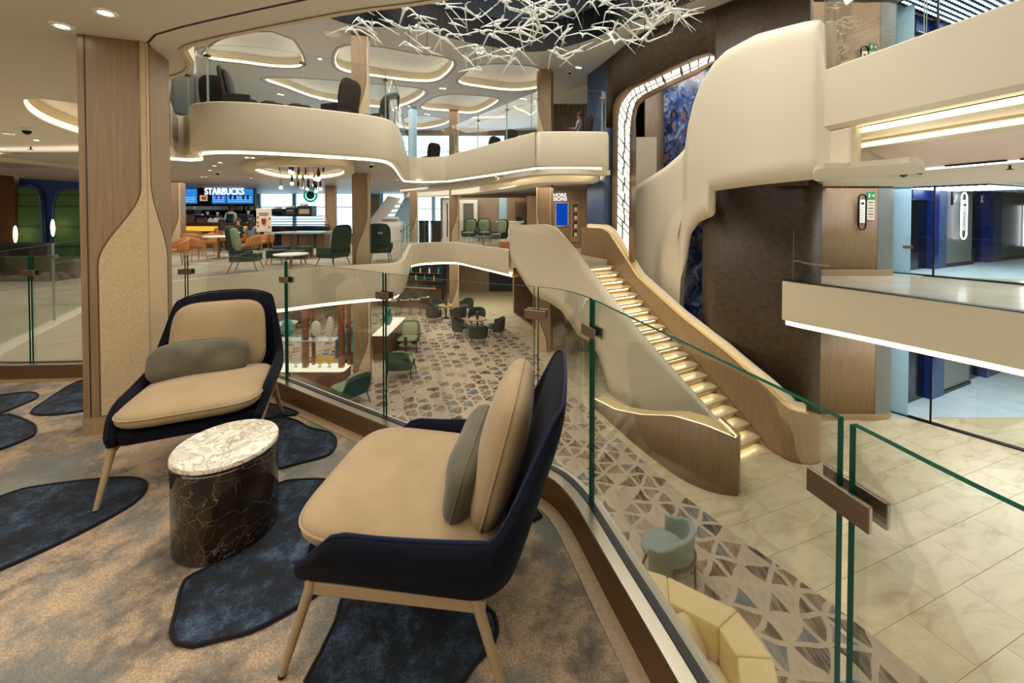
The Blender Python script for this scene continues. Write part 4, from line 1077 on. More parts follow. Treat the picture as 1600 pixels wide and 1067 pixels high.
def shell(W=0.80, DEP=0.74, zb=0.30, zarm=0.49, ztop=0.945, th=0.055):
    hw = W / 2; yf = 0.37; yb = -0.37; rc = 0.13
    path = []
    for i in range(13): path.append((-hw + 0.015 * (1 - i / 12), yf + (yb + rc - yf) * i / 12))
    for i in range(1, 10):
        t = math.pi / 2 * i / 10; path.append((-hw + rc - rc * math.cos(t), yb + rc - rc * math.sin(t)))
    for i in range(0, 11): path.append((-hw + rc + (W - 2 * rc) * i / 10, yb))
    for i in range(1, 10):
        t = math.pi / 2 * i / 10; path.append((hw - rc + rc * math.sin(t), yb + rc - rc * math.cos(t)))
    for i in range(13): path.append((hw - 0.015 * (i / 12), yb + rc + (yf - yb - rc) * i / 12))
    n = len(path); nn = []
    for i in range(n):
        a, b = path[max(0, i - 1)], path[min(n - 1, i + 1)]
        t = Vector((b[0] - a[0], b[1] - a[1])).normalized(); nn.append(Vector((-t.y, t.x)))     # inward (the path runs anticlockwise seen from above)
    def top(i):
        if i < 13: y = path[i][1]; return zb + 0.05 + (zarm - zb - 0.05) * sstep(yf + 0.01, yf - 0.19, y) + 0.03 * sstep(0.1, yb, y)
        if i >= n - 13: y = path[i][1]; return zb + 0.05 + (zarm - zb - 0.05) * sstep(yf + 0.01, yf - 0.19, y) + 0.03 * sstep(0.1, yb, y)
        j = i - 13 if i < n / 2 else n - 14 - i
        if j <= 6: return zarm + 0.03 + (ztop - 0.05 - zarm - 0.03) * sstep(-0.5, 6.0, j)
        x = path[i][0]; return ztop - 0.05 + 0.05 * (1 - min(1, abs(x) / (hw - 0.08)) ** 3.0)
    NV = 9
    def pos(i, v, off):
        zt = top(i); z = zb + (zt - zb) * v
        x, y = path[i]; x += nn[i].x * off; y += nn[i].y * off
        back = sstep(0.1, -0.2, path[i][1])
        y -= (z - zb) * RECL * back
        k = max(0, z - 0.5); x *= 1 - 0.20 * k
        x *= 1 - 0.10 * sstep(0.42, zb, z)
        return Vector((x, y, z))
    m = MB()
    for off, flip in ((0.0, 0), (th, 1)):
        vs = [pos(i, j / (NV - 1) * (0.97 if True else 1), off + (0.012 if (off == 0 and j == NV - 1) else (-0.012 if off and j == NV - 1 else 0))) for i in range(n) for j in range(NV)]
        m.add(vs, [(i * NV + j, (i + 1) * NV + j, (i + 1) * NV + j + 1, i * NV + j + 1) for i in range(n - 1) for j in range(NV - 1)], 0, True)
        if off == 0: A = vs
        else: B = vs
    rim = [pos(i, 1.0, th / 2) for i in range(n)]
    At = [A[i * NV + NV - 1] for i in range(n)]; Bt = [B[i * NV + NV - 1] for i in range(n)]
    Ab = [A[i * NV] for i in range(n)]; Bb = [B[i * NV] for i in range(n)]
    m.add(At + rim, [(i, i + 1, n + i + 1, n + i) for i in range(n - 1)], 0, True)
    m.add(rim + Bt, [(i, i + 1, n + i + 1, n + i) for i in range(n - 1)], 0, True)
    m.add(Ab + Bb, [(i, i + 1, n + i + 1, n + i) for i in range(n - 1)], 0, True)
    for i in (0, n - 1):
        m.add([A[i * NV + j] for j in range(NV)] + [rim[i]] + [B[i * NV + j] for j in reversed(range(NV))], [tuple(range(2 * NV + 1))], 0, True)
    pan = rrect(W * 0.86, 0.72, 0.10)
    return m, rim, pan
def lounge_chair(name, label, body, rimm, seatm, legm, loc, rz, group=None, piping=True):
    t = thing(name, label, 'armchair', loc, rz, group)
    sm, rim, pan = shell()
    o = sm.build('shell', body, t, sub=1)
    if piping: MB().tube(rim, 0.006, 6).build('piping', rimm, o)
    MB().prism(pan, 0.305, 0.36).build('seat_base', body, t, bevel=0.028)
    c = transform(cushion(0.70, 0.74, 0.145, n=5.0, flat=2.7, taper=0.02, crown=0.012), Matrix.Translation((0, 0.045, 0.42)) @ Matrix.Rotation(0.05, 4, 'X'))
    c = c.build('seat_cushion', seatm, t)
    q = [Matrix.Translation((0, 0.045, 0.42)) @ Matrix.Rotation(0.05, 4, 'X') @ p for p in ring_of(0.703, 0.743, 5.0, 0.02, z=0.012)]
    MB().tube(q, 0.0045, 6, cap=False).build('seam', seatm, c)
    M = Matrix.Translation((0, -0.315, 0.655)) @ Matrix.Rotation(math.pi / 2 + 0.26, 4, 'X')
    b = transform(cushion(0.58, 0.50, 0.15, n=4.6, flat=2.8, taper=0.08, crown=0.015), M).build('back_cushion', seatm, t)
    MB().tube([M @ p for p in ring_of(0.583, 0.503, 4.6, 0.08)], 0.0045, 6, cap=False).build('seam', seatm, b)
    for sx in (-1, 1):
        for sy, y0, y1 in ((1, 0.30, 0.385), (-1, -0.26, -0.37)):
            MB().tube([(sx * 0.335, y0, 0.305), (sx * 0.375, y1, 0.012)], [0.019, 0.0135], 14).build('leg', legm, t)
            MB().tube([(sx * 0.375, y1, 0.014), (sx * 0.3775, y1 * 1.004, 0.0)], [0.0135, 0.012], 10).build('foot_pad', 'black', t)
        MB().box((sx * 0.335, 0.015, 0.279), (0.024, 0.62, 0.042)).build('side_rail', legm, t, bevel=0.004)
    MB().box((0, 0.27, 0.283), (0.62, 0.02, 0.03)).build('cross_rail', legm, t)
    return t
def lumbar(label, loc, rz, parent_rot, w=0.55, h=0.255, th=0.14, seed=3):
    M = Matrix.Rotation(parent_rot, 4, 'X')
    m = transform(cushion(w, h, th, n=3.6, flat=2.5, crown=0.012, wr=0.012, seed=seed), M)
    o = m.build('lumbar_pillow', 'velvet_olive', None, loc, rz)
    tag(o, label, 'pillow')
    q = [M @ p for p in ring_of(w * 1.004, h * 1.01, 3.4)]
    MB().tube(q, 0.004, 6, cap=False).build('seam', 'velvet_olive', o)
    return o
CA, RA = Vector((-1.955, 2.52, 0)), math.radians(180 + 24)
CB, RB = Vector((-0.34, 1.625, 0)), math.radians(83.5)
ch1 = lounge_chair('armchair', 'navy velvet armchair with sand cushions standing in front of the oak pillar', 'velvet_navy', 'velvet_navy', 'velvet_sand', 'champagne', CA, RA)
ch2 = lounge_chair('armchair', 'navy velvet armchair with sand cushions seen from its side against the glass railing', 'velvet_navy', 'velvet_blue', 'velvet_sand', 'champagne', CB, RB)
def local(C, R, p): return C + Matrix.Rotation(R, 3, 'Z') @ Vector(p)
lumbar('olive grey bolster pillow on the armchair by the oak pillar', local(CA, RA, (0.07, -0.14, 0.562)), RA, math.pi / 2 + 0.30)
lumbar('olive grey bolster pillow on the armchair beside the glass railing', local(CB, RB, (0.0, -0.178, 0.55)), RB, math.pi / 2 + 0.26, seed=8)
# ---------------------------------------------------------------- drum side table
tb = thing('side_table', 'round side table of dark veined marble with a white marble top', 'table', (-1.384, 1.907, 0))
MB().lathe([(0, 0.0), (0.205, 0.0), (0.214, 0.012), (0.214, 0.392), (0.206, 0.40), (0, 0.40)], 72).build('drum', 'marble_dark', tb)
MB().lathe([(0, 0.40), (0.198, 0.40), (0.198, 0.408), (0, 0.408)], 64).build('shadow_gap', 'bronze_edge', tb)
MB().lathe([(0, 0.408), (0.214, 0.408), (0.218, 0.412), (0.218, 0.424), (0.214, 0.43), (0, 0.43)], 72).build('table_top', 'marble_white', tb)
# ---------------------------------------------------------------- lift lobbies on the right
def board(name, label, cat, pts, thick, m, kind=None, group=None):
    o = MB().poly3(pts, thick).build(name, m)
    tag(o, label, cat, group, kind); return o
def lobby_wall(n, z0, z1, word):
    pth = smooth([(6.62, 8.95), (6.7, 9.25), (7.0, 9.45), (8.2, 9.5), (8.95, 9.5), (9.25, 9.62), (9.42, 9.95), (9.45, 10.4)], 0.12)
    o = struct(solid(MB().sweep(pth, [(0, z0), (0, z1)]).build('wall_lobby_oak', 'oak'), 0.1, -1), 'oak panelled wall of the %s lift lobby' % word, 'wall')
    b = MB().sweep(pth, [(0.015, z0), (0.015, z0 + 0.14), (0.0, z0 + 0.15)]).build('skirting', 'oak_pale', o)
    pv = [p for p in pth if p[0] > 8.72]
    MB().sweep(pv, [(0.006, z0 + 0.15), (0.006, z1)]).build('grey_panel', 'lobby_grey', o)
    return o
lobby_wall(1, 0.0, 2.15, 'middle'); lobby_wall(2, Z0, -0.96, 'lower'); lobby_wall(3, 3.5, 6.6, 'upper')
DA, DB = Vector((9.5, 9.95)), Vector((11.6, 7.2))
FA, FB = Vector((9.95, 9.95)), Vector((17.3, 13.2))
FP = [FA, FB]
def on_line(px, A, B):
    k = (px - 800) / F; fa, fb = A.x - k * A.y, B.x - k * B.y
    return A.lerp(B, fa / (fa - fb))
def lobby(z0, z1, word, k):
    d = (DB - DA).normalized(); n = Vector((d.y, -d.x))
    fr = struct(thing('door_%d' % k, 'glass screen and doors closing the %s lift lobby' % word, 'door'), 'glass screen and doors closing the %s lift lobby' % word, 'door')
    for i, t in enumerate((0.0, 0.75)):
        p = DA + d * t
        MB().box((p.x, p.y, (z0 + z1) / 2), (0.035, 0.05, z1 - z0), math.atan2(d.y, d.x)).build('post', 'dark_metal', fr)
    q = DA + d * 0.18
    MB().box((q.x, q.y, (z0 + z1) / 2), (0.36, 0.03, z1 - z0), math.atan2(d.y, d.x)).build('jamb_panel', 'pale_blue', fr)
    c = (DA + DB) / 2
    MB().box((c.x, c.y, z0 + 0.02), ((DB - DA).length, 0.14, 0.03), math.atan2(d.y, d.x)).build('threshold', 'dark_metal', fr)
    MB().box((c.x + d.x * 0.7, c.y + d.y * .7, (z0 + z1) / 2), ((DB - DA).length - 1.5, 0.012, z1 - z0), math.atan2(d.y, d.x)).build('glass_leaf', 'glass', fr)
    wall = struct(thing('wall_lifts', 'lift front with dark doors and blue columns on the %s deck' % word, 'wall'), 'lift front with dark doors and blue columns on the %s deck' % word, 'wall')
    dr = (FB - FA).normalized(); nn = Vector((dr.y, -dr.x))
    def panel(px0, px1, za, zb, m, off, name, th=0.06):
        a, b = on_line(px0, FA, FB), on_line(px1, FA, FB)
        a, b = a + nn * off, b + nn * off
        pts = [(a.x, a.y, za), (b.x, b.y, za), (b.x, b.y, zb), (a.x, a.y, zb)]
        return MB().poly3(pts, (nn.x * -th, nn.y * -th, 0)).build(name, m, wall)
    H = z1 - z0
    panel(1420, 1640, z0, z1, 'lobby_grey', -0.25, 'back_wall')
    for a, b in ((1436, 1461), (1524, 1548)):
        panel(a, b, z0, z0 + H * 0.86, 'lift_dark', -0.16, 'lift_door')
        panel(a, b, z0 + H * 0.86, z1, 'blue_gloss', -0.12, 'lift_head')
        panel(a, b, z0 + H * 0.855, z0 + H * 0.865, 'chrome', -0.08, 'head_trim')
    for a, b in ((1461, 1468), (1547, 1553)): panel(a, b, z0, z1, 'blue_gloss', 0.0, 'blue_column', 0.3)
    for a, b in ((1468, 1480), (1553, 1566)): panel(a, b, z0, z1, 'navy_wall', 0.0, 'stone_column', 0.3)
    for a, b in ((1480, 1524), (1566, 1630)):
        panel(a, b, z0, z1, 'lobby_grey', -0.06, 'front_panel')
        panel(a, b, z0, z0 + 0.1, 'dark_metal', -0.02, 'skirting')
    a = on_line(1602, FA, FB)
    MB().box((a.x, a.y, z0 + H * 0.5), (0.05, 0.05, H * 0.62)).build('light_line', 'lobby_line', wall)
    return dr, nn
def dots(cx, cy, z, rz, nx, ny, s, label):
    t = thing('ceiling_light_grid', label, 'ceiling light', (cx, cy, z), rz)
    m = MB()
    for i in range(nx):
        for j in range(ny): m.box(((i - nx / 2) * s, (j - ny / 2) * s * 0.9, -0.012), (s * 0.5, s * 0.4, 0.012))
    o = m.build('light_dots', 'lobby_dots', t); o['kind'] = 'stuff'
    MB().box((0, 0, 0.0), (nx * s, ny * s * 0.9, 0.012)).build('backing', 'dark_metal', t)
lobby(0.0, 2.15, 'middle', 1); lobby(Z0, -0.96, 'lower', 2); lobby(3.5, 6.6, 'upper', 3)
dots(11.4, 9.9, 2.12, 0.42, 22, 12, 0.14, 'grid of small blue lights over the middle lift lobby')
dots(11.0, 9.6, 6.55, 0.42, 22, 12, 0.14, 'grid of small blue lights over the upper lift lobby')
# signs of the lobbies
def pill(name, label, c, w, h, rz, bm, glow, z):
    t = thing(name, label, 'sign', c, rz)
    r = w / 2; pts = []
    for i in range(13):
        a = math.pi * i / 12; pts.append((r * math.cos(a), 0, h / 2 - r + r * math.sin(a)))
    for i in range(13):
        a = math.pi + math.pi * i / 12; pts.append((r * math.cos(a), 0, -h / 2 + r + r * math.sin(a)))
    pts.append(pts[0])
    MB().tube(pts, 0.016, 8, cap=False).build('ring_frame', glow, t)
    MB().box((0.0, 0, 0.02), (w * 0.72, 0.02, h * 0.66)).build('board', 'paper', t)
    MB().box((0.0, -0.012, 0.02 + h * 0.22), (w * 0.4, 0.004, 0.05)).build('print', 'dark_metal', t)
    for k in range(7): MB().box((-w * 0.06, -0.012, 0.10 - k * 0.06), (w * 0.42, 0.003, 0.012)).build('print_line', 'lobby_grey', t)
    return t
def wallpt(px, z, y=9.44): return (ray_path([Vector((6.5, y)), Vector((9.4, y))], px).x, y, z)
for z, w_ in ((0, 'middle'), (3.5, 'upper')):
    pill('directory_sign', 'black ringed deck directory on the oak wall of the %s lobby' % w_, wallpt(1347, z + 1.53), 0.17, 0.84, 0, 'paper', 'dark_metal', z)
    x = wallpt(1359.5, 0)[0]
    e = tag(MB().box((0, 0, 0), (0.19, 0.02, 0.18)).build('exit_sign', 'sign_green', None, (x, 9.43, z + 1.92)), 'small green emergency sign over the deck plan of the %s lobby' % w_, 'sign')
    MB().box((-0.045, -0.012, -0.0), (0.03, 0.004, 0.09)).build('running_figure', 'paper', e); MB().box((0.045, -0.012, 0.0), (0.07, 0.004, 0.02)).build('arrow', 'paper', e); MB().box((0.06, -0.012, 0.0), (0.02, 0.004, 0.07), 0).build('arrow_head', 'paper', e)
    e = tag(MB().box((0, 0, 0), (0.17, 0.02, 0.47)).build('deck_plan', 'poster', None, (x, 9.43, z + 1.58)), 'printed deck plan beside the directory of the %s lobby' % w_, 'sign')
    for k in range(6): MB().box((0, -0.012, 0.18 - k * 0.07), (0.12, 0.003, 0.02 if k % 2 else 0.035)).build('print_line', 'lobby_grey', e)
dr = (FB - FA).normalized(); nn = Vector((dr.y, -dr.x)); ra = math.atan2(dr.y, dr.x)
a = on_line(1504, FA, FB) + nn * 0.03
pill('lit_directory', 'white lit directory between the lift doors of the middle lobby', (a.x, a.y, 1.42), 0.34, 1.3, ra, 'paper', 'lobby_line', 0)
for px, w_ in ((1488, 'left'), (1529, 'right')):
    a = on_line(px, FA, FB) + nn * 0.03
    t = thing('lift_number_sign', 'diamond shaped lift indicator beside the %s lift opening of the middle lobby' % ('first' if px < 1500 else 'second'), 'sign', (a.x, a.y, 1.9), ra)
    MB().box((-0.12, 0, 0), (0.09, 0.02, 0.36)).build('plate', 'dark_metal', t)
    for s in (1, -1):
        for h in (1, -1): MB().box((0.07 + s * 0.04, -0.01, h * 0.05), (0.012, 0.012, 0.13), M=Matrix.Rotation(s * h * 0.7, 3, 'Y')).build('diamond_bar', 'paper', t)
# slot diffusers on the pink panel
for i in range(6):
    q = cut(offset(lob, -1.44), cum(offset(lob, -1.44)), 0.45 + i * 0.72, 0.45 + i * 0.72 + 0.62, 0.3)
    c = (q[0] + q[-1]) / 2; d = q[-1] - q[0]
    tag(MB().box((0, 0, 0), (0.6, 0.03, 0.018), 0, M=Matrix.Rotation(0.0, 3, 'X')).build('slot_diffuser', 'black', None, (c.x, c.y, 2.172), math.atan2(d.y, d.x)), 'black slot air diffuser along the lobby soffit light', 'air vent', 'slot diffusers of the lobby soffit')
# upper gallery: slatted oak wall and oak wall behind the railing
sw = struct(thing('wall_slatted', 'brown slatted wall on the upper gallery', 'wall', (0, 0, 0)), 'brown slatted wall on the upper gallery beside the dark wall', 'wall')
for i in range(20):
    p = D(862 + i * 3.4, 190, 16.5)
    MB().box((p.x, 16.5, 4.75), (0.045, 0.08, 2.5)).build('slat', 'walnut', sw)
MB().box((2.6, 16.6, 4.75), (2.2, 0.05, 2.5)).build('backing', 'oak_pale', sw)
# ---------------------------------------------------------------- coffee bar (middle deck, left)
YS = 18.4
def pxbox(px0, px1, py0, py1, Y, th, name, m, parent, off=(0, 0, 0)):
    a, b = D(px0, py0, Y), D(px1, py1, Y)
    return MB().box(((a.x + b.x) / 2 - off[0], Y + th / 2 - off[1], (a.z + b.z) / 2 - off[2]), (abs(b.x - a.x), th, abs(a.z - b.z))).build(name, m, parent)
ms = thing('menu_board', 'row of blue menu screens under the white lit lettering', 'menu screen')
pxbox(284, 398, 287, 322, YS + 0.1, 0.15, 'frame', 'screen_frame', ms)
for a, b in ((286, 307), (331, 352), (354, 395)):
    s = pxbox(a, b, 295, 318, YS + 0.05, 0.04, 'screen', 'screen_blue', ms)
    for k in range(3): pxbox(a + 2, b - 2, 308 + k * 3, 309 + k * 3, YS + 0.03, 0.01, 'text_line', 'screen_line', s)
s = pxbox(308, 330, 295, 318, YS + 0.05, 0.04, 'picture_screen', 'screen_frame', ms)
pxbox(312, 324, 305, 314, YS + 0.03, 0.01, 'photo', 'photo_pale', s); pxbox(315, 322, 307, 312, YS + 0.02, 0.01, 'photo', 'photo_red', s)
for x, m in ((338, 'photo_purple'), (345, 'photo_purple'), (360, 'coffee_dark'), (367, 'coffee_dark'), (380, 'coffee_dark'), (387, 'coffee_dark')):
    pxbox(x - 1.6, x + 1.6, 304.5, 311.5, YS + 0.02, 0.01, 'drink_picture', m, ms)
c = D(350.5, 299.5, YS - 0.05)
text('STARBUCKS', 0.42, 'letter_white', ms, c, (math.pi / 2, 0, 0), bold=0.006, extrude=0.02, xs=0.80)
struct(pxbox(262, 425, 277, 288, YS + 0.3, 0.4, 'wall_bar_head', 'navy_wall', None), 'dark bulkhead over the coffee bar', 'wall')
struct(pxbox(284, 408, 328, 352, YS + 0.9, 0.1, 'wall_bar_back', 'lift_dark', None), 'dark back wall of the coffee bar', 'wall')
yc = 16.6
ct = thing('bar_counter', 'long coffee bar counter with a glowing yellow front', 'counter', (0, 0, 0))
a, b = D(284, 346, yc), D(404, 346, yc)
MB().box(((a.x + b.x) / 2, yc + 0.35, 0.5), (b.x - a.x, 0.7, 1.0)).build('body', 'brown_wood', ct)
MB().box(((a.x + b.x) / 2, yc + 0.33, 1.03), (b.x - a.x, 0.8, 0.06)).build('worktop', 'walnut', ct)
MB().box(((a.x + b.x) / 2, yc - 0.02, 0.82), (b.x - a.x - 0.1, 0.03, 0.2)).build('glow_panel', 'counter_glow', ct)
a2, b2 = D(405.5, 346, yc), D(512, 346, yc)
pcase = thing('pastry_case', 'black pastry display case with stacked shelves', 'display case', ((a2.x + b2.x) / 2, yc, 0))
w2 = b2.x - a2.x
MB().box((0, 0.4, 0.45), (w2, 0.8, 0.9)).build('body', 'lift_dark', pcase)
for k in range(4): MB().box((0, 0.38, 0.98 + k * 0.12), (w2 - 0.1 - 0.2 * k, 0.7, 0.03)).build('shelf', 'coffee_dark', pcase)
MB().box((0, 0.05, 0.92), (w2, 0.02, 0.05)).build('edge_strip', 'chrome', pcase)
def machine(px, w, h, label, kind):
    p = D(px, 340, yc + 0.3)
    t = thing('espresso_machine', label, 'coffee machine', (p.x, yc + 0.35, 1.06))
    MB().box((0, 0, h * 0.25), (w, 0.5, h * 0.5)).build('body', kind, t, bevel=0.02)
    MB().box((0, -0.05, h * 0.62), (w * 0.94, 0.4, h * 0.24)).build('head', 'coffee_dark', t, bevel=0.02)
    for s in (-1, 1):
        MB().tube([(s * w * 0.25, -0.26, h * 0.5), (s * w * 0.25, -0.36, h * 0.42)], 0.02, 6).build('group_handle', 'black', t)
    MB().lathe([(0.03, 0), (0.06, 0.12), (0.06, 0.14)], 12, (w * 0.2, 0, h * 0.74)).build('bean_hopper', 'cup_clear', t)
    MB().box((0, -0.2, h * 0.04), (w, 0.2, 0.03)).build('drip_tray', 'chrome', t)
machine(296.5, 0.74, 0.75, 'tall chrome espresso machine at the menu end of the coffee bar', 'chrome')
machine(320, 0.42, 0.45, 'small chrome grinder machine between espresso machine and barista', 'chrome')
machine(336, 0.36, 0.42, 'low white coffee machine beside the barista', 'white')
machine(384, 0.4, 0.5, 'dark coffee machine left of the drink poster', 'coffee_dark')
def machine2(px, w, h, m, label):
    p = D(px, 340, yc + 0.3)
    t = thing('coffee_machine', label, 'coffee machine', (p.x, yc + 0.4, 1.36))
    MB().box((0, 0, h * 0.5), (w, 0.45, h)).build('body', 'coffee_dark', t, bevel=0.02)
    MB().box((0, -0.24, h * 0.42), (w * 0.72, 0.03, h * 0.5)).build('front', m, t, bevel=0.01)
    MB().box((-w * 0.2, 0, h * 1.1), (w * 0.35, 0.3, h * 0.25)).build('hopper', 'cup_clear', t)
machine2(478, 0.62, 0.42, 'champagne', 'bronze fronted machine on the pastry case')
machine2(456, 0.4, 0.35, 'chrome', 'small chrome machine on the pastry case')
machine2(436, 0.5, 0.3, 'lift_dark', 'low black machine at the poster end of the pastry case')
for i, px in enumerate((368, 374, 380, 391, 398)):
    p = D(px, 325, YS + 0.7)
    t = thing('takeaway_cup', 'paper takeaway cup on the shelf of the coffee bar back wall', 'cup', (p.x, YS + 0.8, ZAT(328.4, YS + 0.8)), 0, 'cups on the back wall of the coffee bar')
    MB().lathe([(0, 0), (0.05, 0), (0.075, 0.2), (0, 0.2)], 10).build('cup', ('tan_leather', 'white', 'coffee_dark', 'white', 'cup_clear')[i], t)
    MB().lathe([(0.08, 0.2), (0.08, 0.23), (0, 0.24)], 10).build('lid', 'white', t)
struct(MB().box(((D(284, 330, YS).x + D(408, 330, YS).x) / 2, YS + 0.8, ZAT(328.4, YS + 0.8) - 0.02), (6.0, 0.3, 0.03)).build('wall_bar_shelf', 'lift_dark'), 'thin shelf along the coffee bar back wall', 'shelf')
# drink poster on a stand
p = P(413, 398, 0.0); Yp = 13.6
x0, x1 = D(401, 340, Yp).x, D(424, 340, Yp).x
po = thing('poster_stand', 'tall drink poster on a stand with red flowers in front of the coffee bar', 'poster', ((x0 + x1) / 2, Yp, 0))
zt, zb = ZAT(325.5, Yp), ZAT(362, Yp)
MB().box((0, 0, (zt + zb) / 2), (x1 - x0, 0.03, zt - zb)).build('panel', 'poster', po)
for s in (-1, 1): MB().tube([(s * 0.15, 0.02, zb), (s * 0.2, 0.05, 0)], 0.012, 6).build('leg', 'dark_metal', po)
MB().lathe([(0, 0), (0.045, 0), (0.07, 0.2), (0, 0.2)], 10, (0.02, -0.06, zb + 0.25)).build('cup_picture', 'red', po)
for x, z in ((-0.2, 0.5), (-0.19, 0.2), (0.2, 0.45), (0.19, 0.15), (-0.2, 0.32)):
    MB().ball((x, -0.02, zb + z), (0.035, 0.01, 0.04), 8, 6).build('flower_print', 'red', po)
MB().box((0, -0.02, zt - 0.17), (0.34, 0.006, 0.025)).build('headline', 'coffee_dark', po); MB().box((0, -0.02, zt - 0.23), (0.3, 0.006, 0.025)).build('headline', 'coffee_dark', po)
# green ring sign on the window
p = D(485, 305, 19.5)
rs = thing('ring_sign', 'round green ring sign hanging before the coffee bar window', 'sign', p)
MB().tube([(0.30 * math.cos(t * math.pi / 12), 0, 0.30 * math.sin(t * math.pi / 12)) for t in range(25)], 0.055, 8, cap=False).build('ring', 'roundel', rs)
MB().lathe([(0, -0.02), (0.2, -0.02), (0.2, 0.02), (0, 0.02)], 20).build('disc', 'cup_green', rs).rotation_euler.x = math.pi / 2
MB().tube([(0, 0, 0.34), (0, 0, 2.62 - p.z)], 0.008, 6).build('rod', 'dark_metal', rs)

# ---------------------------------------------------------------- people
def body(name, label, joints, edges, mats, zsplit, loc, rz):
    me = bpy.data.meshes.new(name); me.from_pydata([j[0] for j in joints], edges, [])
    for m in mats: me.materials.append(MATS[m])
    o = bpy.data.objects.new(name, me); COL.objects.link(o); o.location = loc; o.rotation_euler.z = rz
    sk = o.modifiers.new('skin', 'SKIN'); o.modifiers.new('sub', 'SUBSURF').levels = 1
    for v, j in zip(me.skin_vertices[0].data, joints): v.radius = j[1] if isinstance(j[1], tuple) else (j[1], j[1])
    me.skin_vertices[0].data[0].use_root = True
    dg = bpy.context.evaluated_depsgraph_get(); ev = o.evaluated_get(dg); nm = bpy.data.meshes.new_from_object(ev)
    o.modifiers.clear(); o.data = nm
    nm.materials.clear()
    for m in mats: nm.materials.append(MATS[m])
    for f in nm.polygons:
        f.material_index = zsplit(f.center); f.use_smooth = True
    tag(o, label, 'person'); return o
def person(label, loc, rz, seated, shirt, skin='skin', hair='long', apron=False, legs='charcoal_fabric'):
    if seated:
        J = [((0, 0, 0.50), (0.15, 0.12)), ((0, 0, 0.72), (0.13, 0.10)), ((0, 0.0, 0.92), (0.16, 0.10)), ((0, 0.0, 1.04), 0.055), ((0, 0.01, 1.12), 0.075), ((0, 0.012, 1.22), 0.085)]
        E = [(0, 1), (1, 2), (2, 3), (3, 4), (4, 5)]
        for s in (-1, 1):
            k = len(J)
            J += [((s * 0.19, 0, 0.93), 0.055), ((s * 0.23, 0.06, 0.70), 0.042), ((s * 0.14, 0.28, 0.74), 0.034), ((s * 0.11, 0.34, 0.75), 0.03)]
            E += [(2, k), (k, k + 1), (k + 1, k + 2), (k + 2, k + 3)]
            k = len(J)
            J += [((s * 0.1, 0.12, 0.49), 0.085), ((s * 0.12, 0.46, 0.48), 0.062), ((s * 0.12, 0.46, 0.1), 0.045), ((s * 0.12, 0.58, 0.05), 0.04)]
            E += [(0, k), (k, k + 1), (k + 1, k + 2), (k + 2, k + 3)]
        hz = 1.19
    else:
        J = [((0, 0, 0.93), (0.15, 0.11)), ((0, 0, 1.15), (0.13, 0.1)), ((0, 0, 1.38), (0.17, 0.1)), ((0, 0, 1.5), 0.055), ((0, 0.01, 1.58), 0.075), ((0, 0.012, 1.68), 0.085)]
        E = [(0, 1), (1, 2), (2, 3), (3, 4), (4, 5)]
        for s in (-1, 1):
            k = len(J)
            J += [((s * 0.2, 0, 1.39), 0.058), ((s * 0.26, 0.03, 1.12), 0.045), ((s * 0.2, 0.24, 1.08), 0.036), ((s * 0.18, 0.31, 1.09), 0.03)]
            E += [(2, k), (k, k + 1), (k + 1, k + 2), (k + 2, k + 3)]
            k = len(J)
            J += [((s * 0.1, 0, 0.84), 0.09), ((s * 0.11, 0.01, 0.48), 0.065), ((s * 0.11, -0.01, 0.1), 0.045), ((s * 0.11, 0.1, 0.04), 0.04)]
            E += [(0, k), (k, k + 1), (k + 1, k + 2), (k + 2, k + 3)]
        hz = 1.65
    def zs(c):
        if c.z > hz - 0.17 and abs(c.x) < 0.13: return 1
        if c.y > 0.17 and abs(c.x) < 0.3 and c.z > hz - 0.62: return 1
        if c.z < hz - 0.68: return 2
        return 0
    o = body('person', label, J, E, [shirt, skin, legs], zs, loc, rz)
    h = MB().ball((0, -0.02, hz + 0.035), (0.095, 0.105, 0.105), 14, 10)
    if hair == 'long':
        h.grid(lambda u, v: (0.10 * math.cos(math.pi + math.pi * u) * (1 + 0.25 * v), -0.02 + 0.09 * math.sin(math.pi + math.pi * u) * (1 + 0.1 * v), hz + 0.03 - 0.36 * v), 12, 6)
    h.build('hair', 'hair', o)
    for s in (-1, 1):
        MB().ball((s * 0.03, 0.088, hz + 0.012), 0.012, 8, 6).build('eye', 'black', o)
        MB().ball((s * 0.088, 0.01, hz), (0.014, 0.025, 0.034), 8, 6).build('ear', skin, o)
    MB().ball((0, 0.102, hz - 0.02), (0.014, 0.02, 0.026), 8, 6).build('nose', skin, o)
    MB().ball((0, 0.092, hz - 0.06), (0.026, 0.01, 0.008), 8, 6).build('mouth', 'red', o)
    for s in (-1, 1):
        hx, hy, hz2 = (s * 0.105, 0.36, 0.755) if seated else (s * 0.175, 0.33, 1.095)
        hand = MB().ball((hx, hy, hz2), (0.036, 0.045, 0.018), 10, 6)
        for f in range(4): hand.tube([(hx + (f - 1.5) * 0.017, hy + 0.03, hz2), (hx + (f - 1.5) * 0.019, hy + 0.075, hz2), (hx + (f - 1.5) * 0.019, hy + (0.095 if f in (1, 2) else 0.085), hz2 - 0.025)], [0.009, 0.008, 0.006], 6)
        hand.tube([(hx - s * 0.03, hy - 0.01, hz2), (hx - s * 0.055, hy + 0.025, hz2), (hx - s * 0.05, hy + 0.05, hz2 - 0.01)], [0.01, 0.009, 0.007], 6)
        hand.build('hand', skin, o)
    if apron:
        MB().grid(lambda u, v: (-0.15 + 0.30 * u, 0.135 - 0.06 * (2 * u - 1) ** 2, 0.75 + 0.62 * v), 8, 6).build('apron', 'apron', o)
    return o
px_ = D(361, 335, yc + 1.15)
person('barista in white shirt and dark green apron behind the counter', (px_.x, yc + 1.15, 0.06), math.pi, False, 'shirt_white', 'skin_dark', 'short', True)

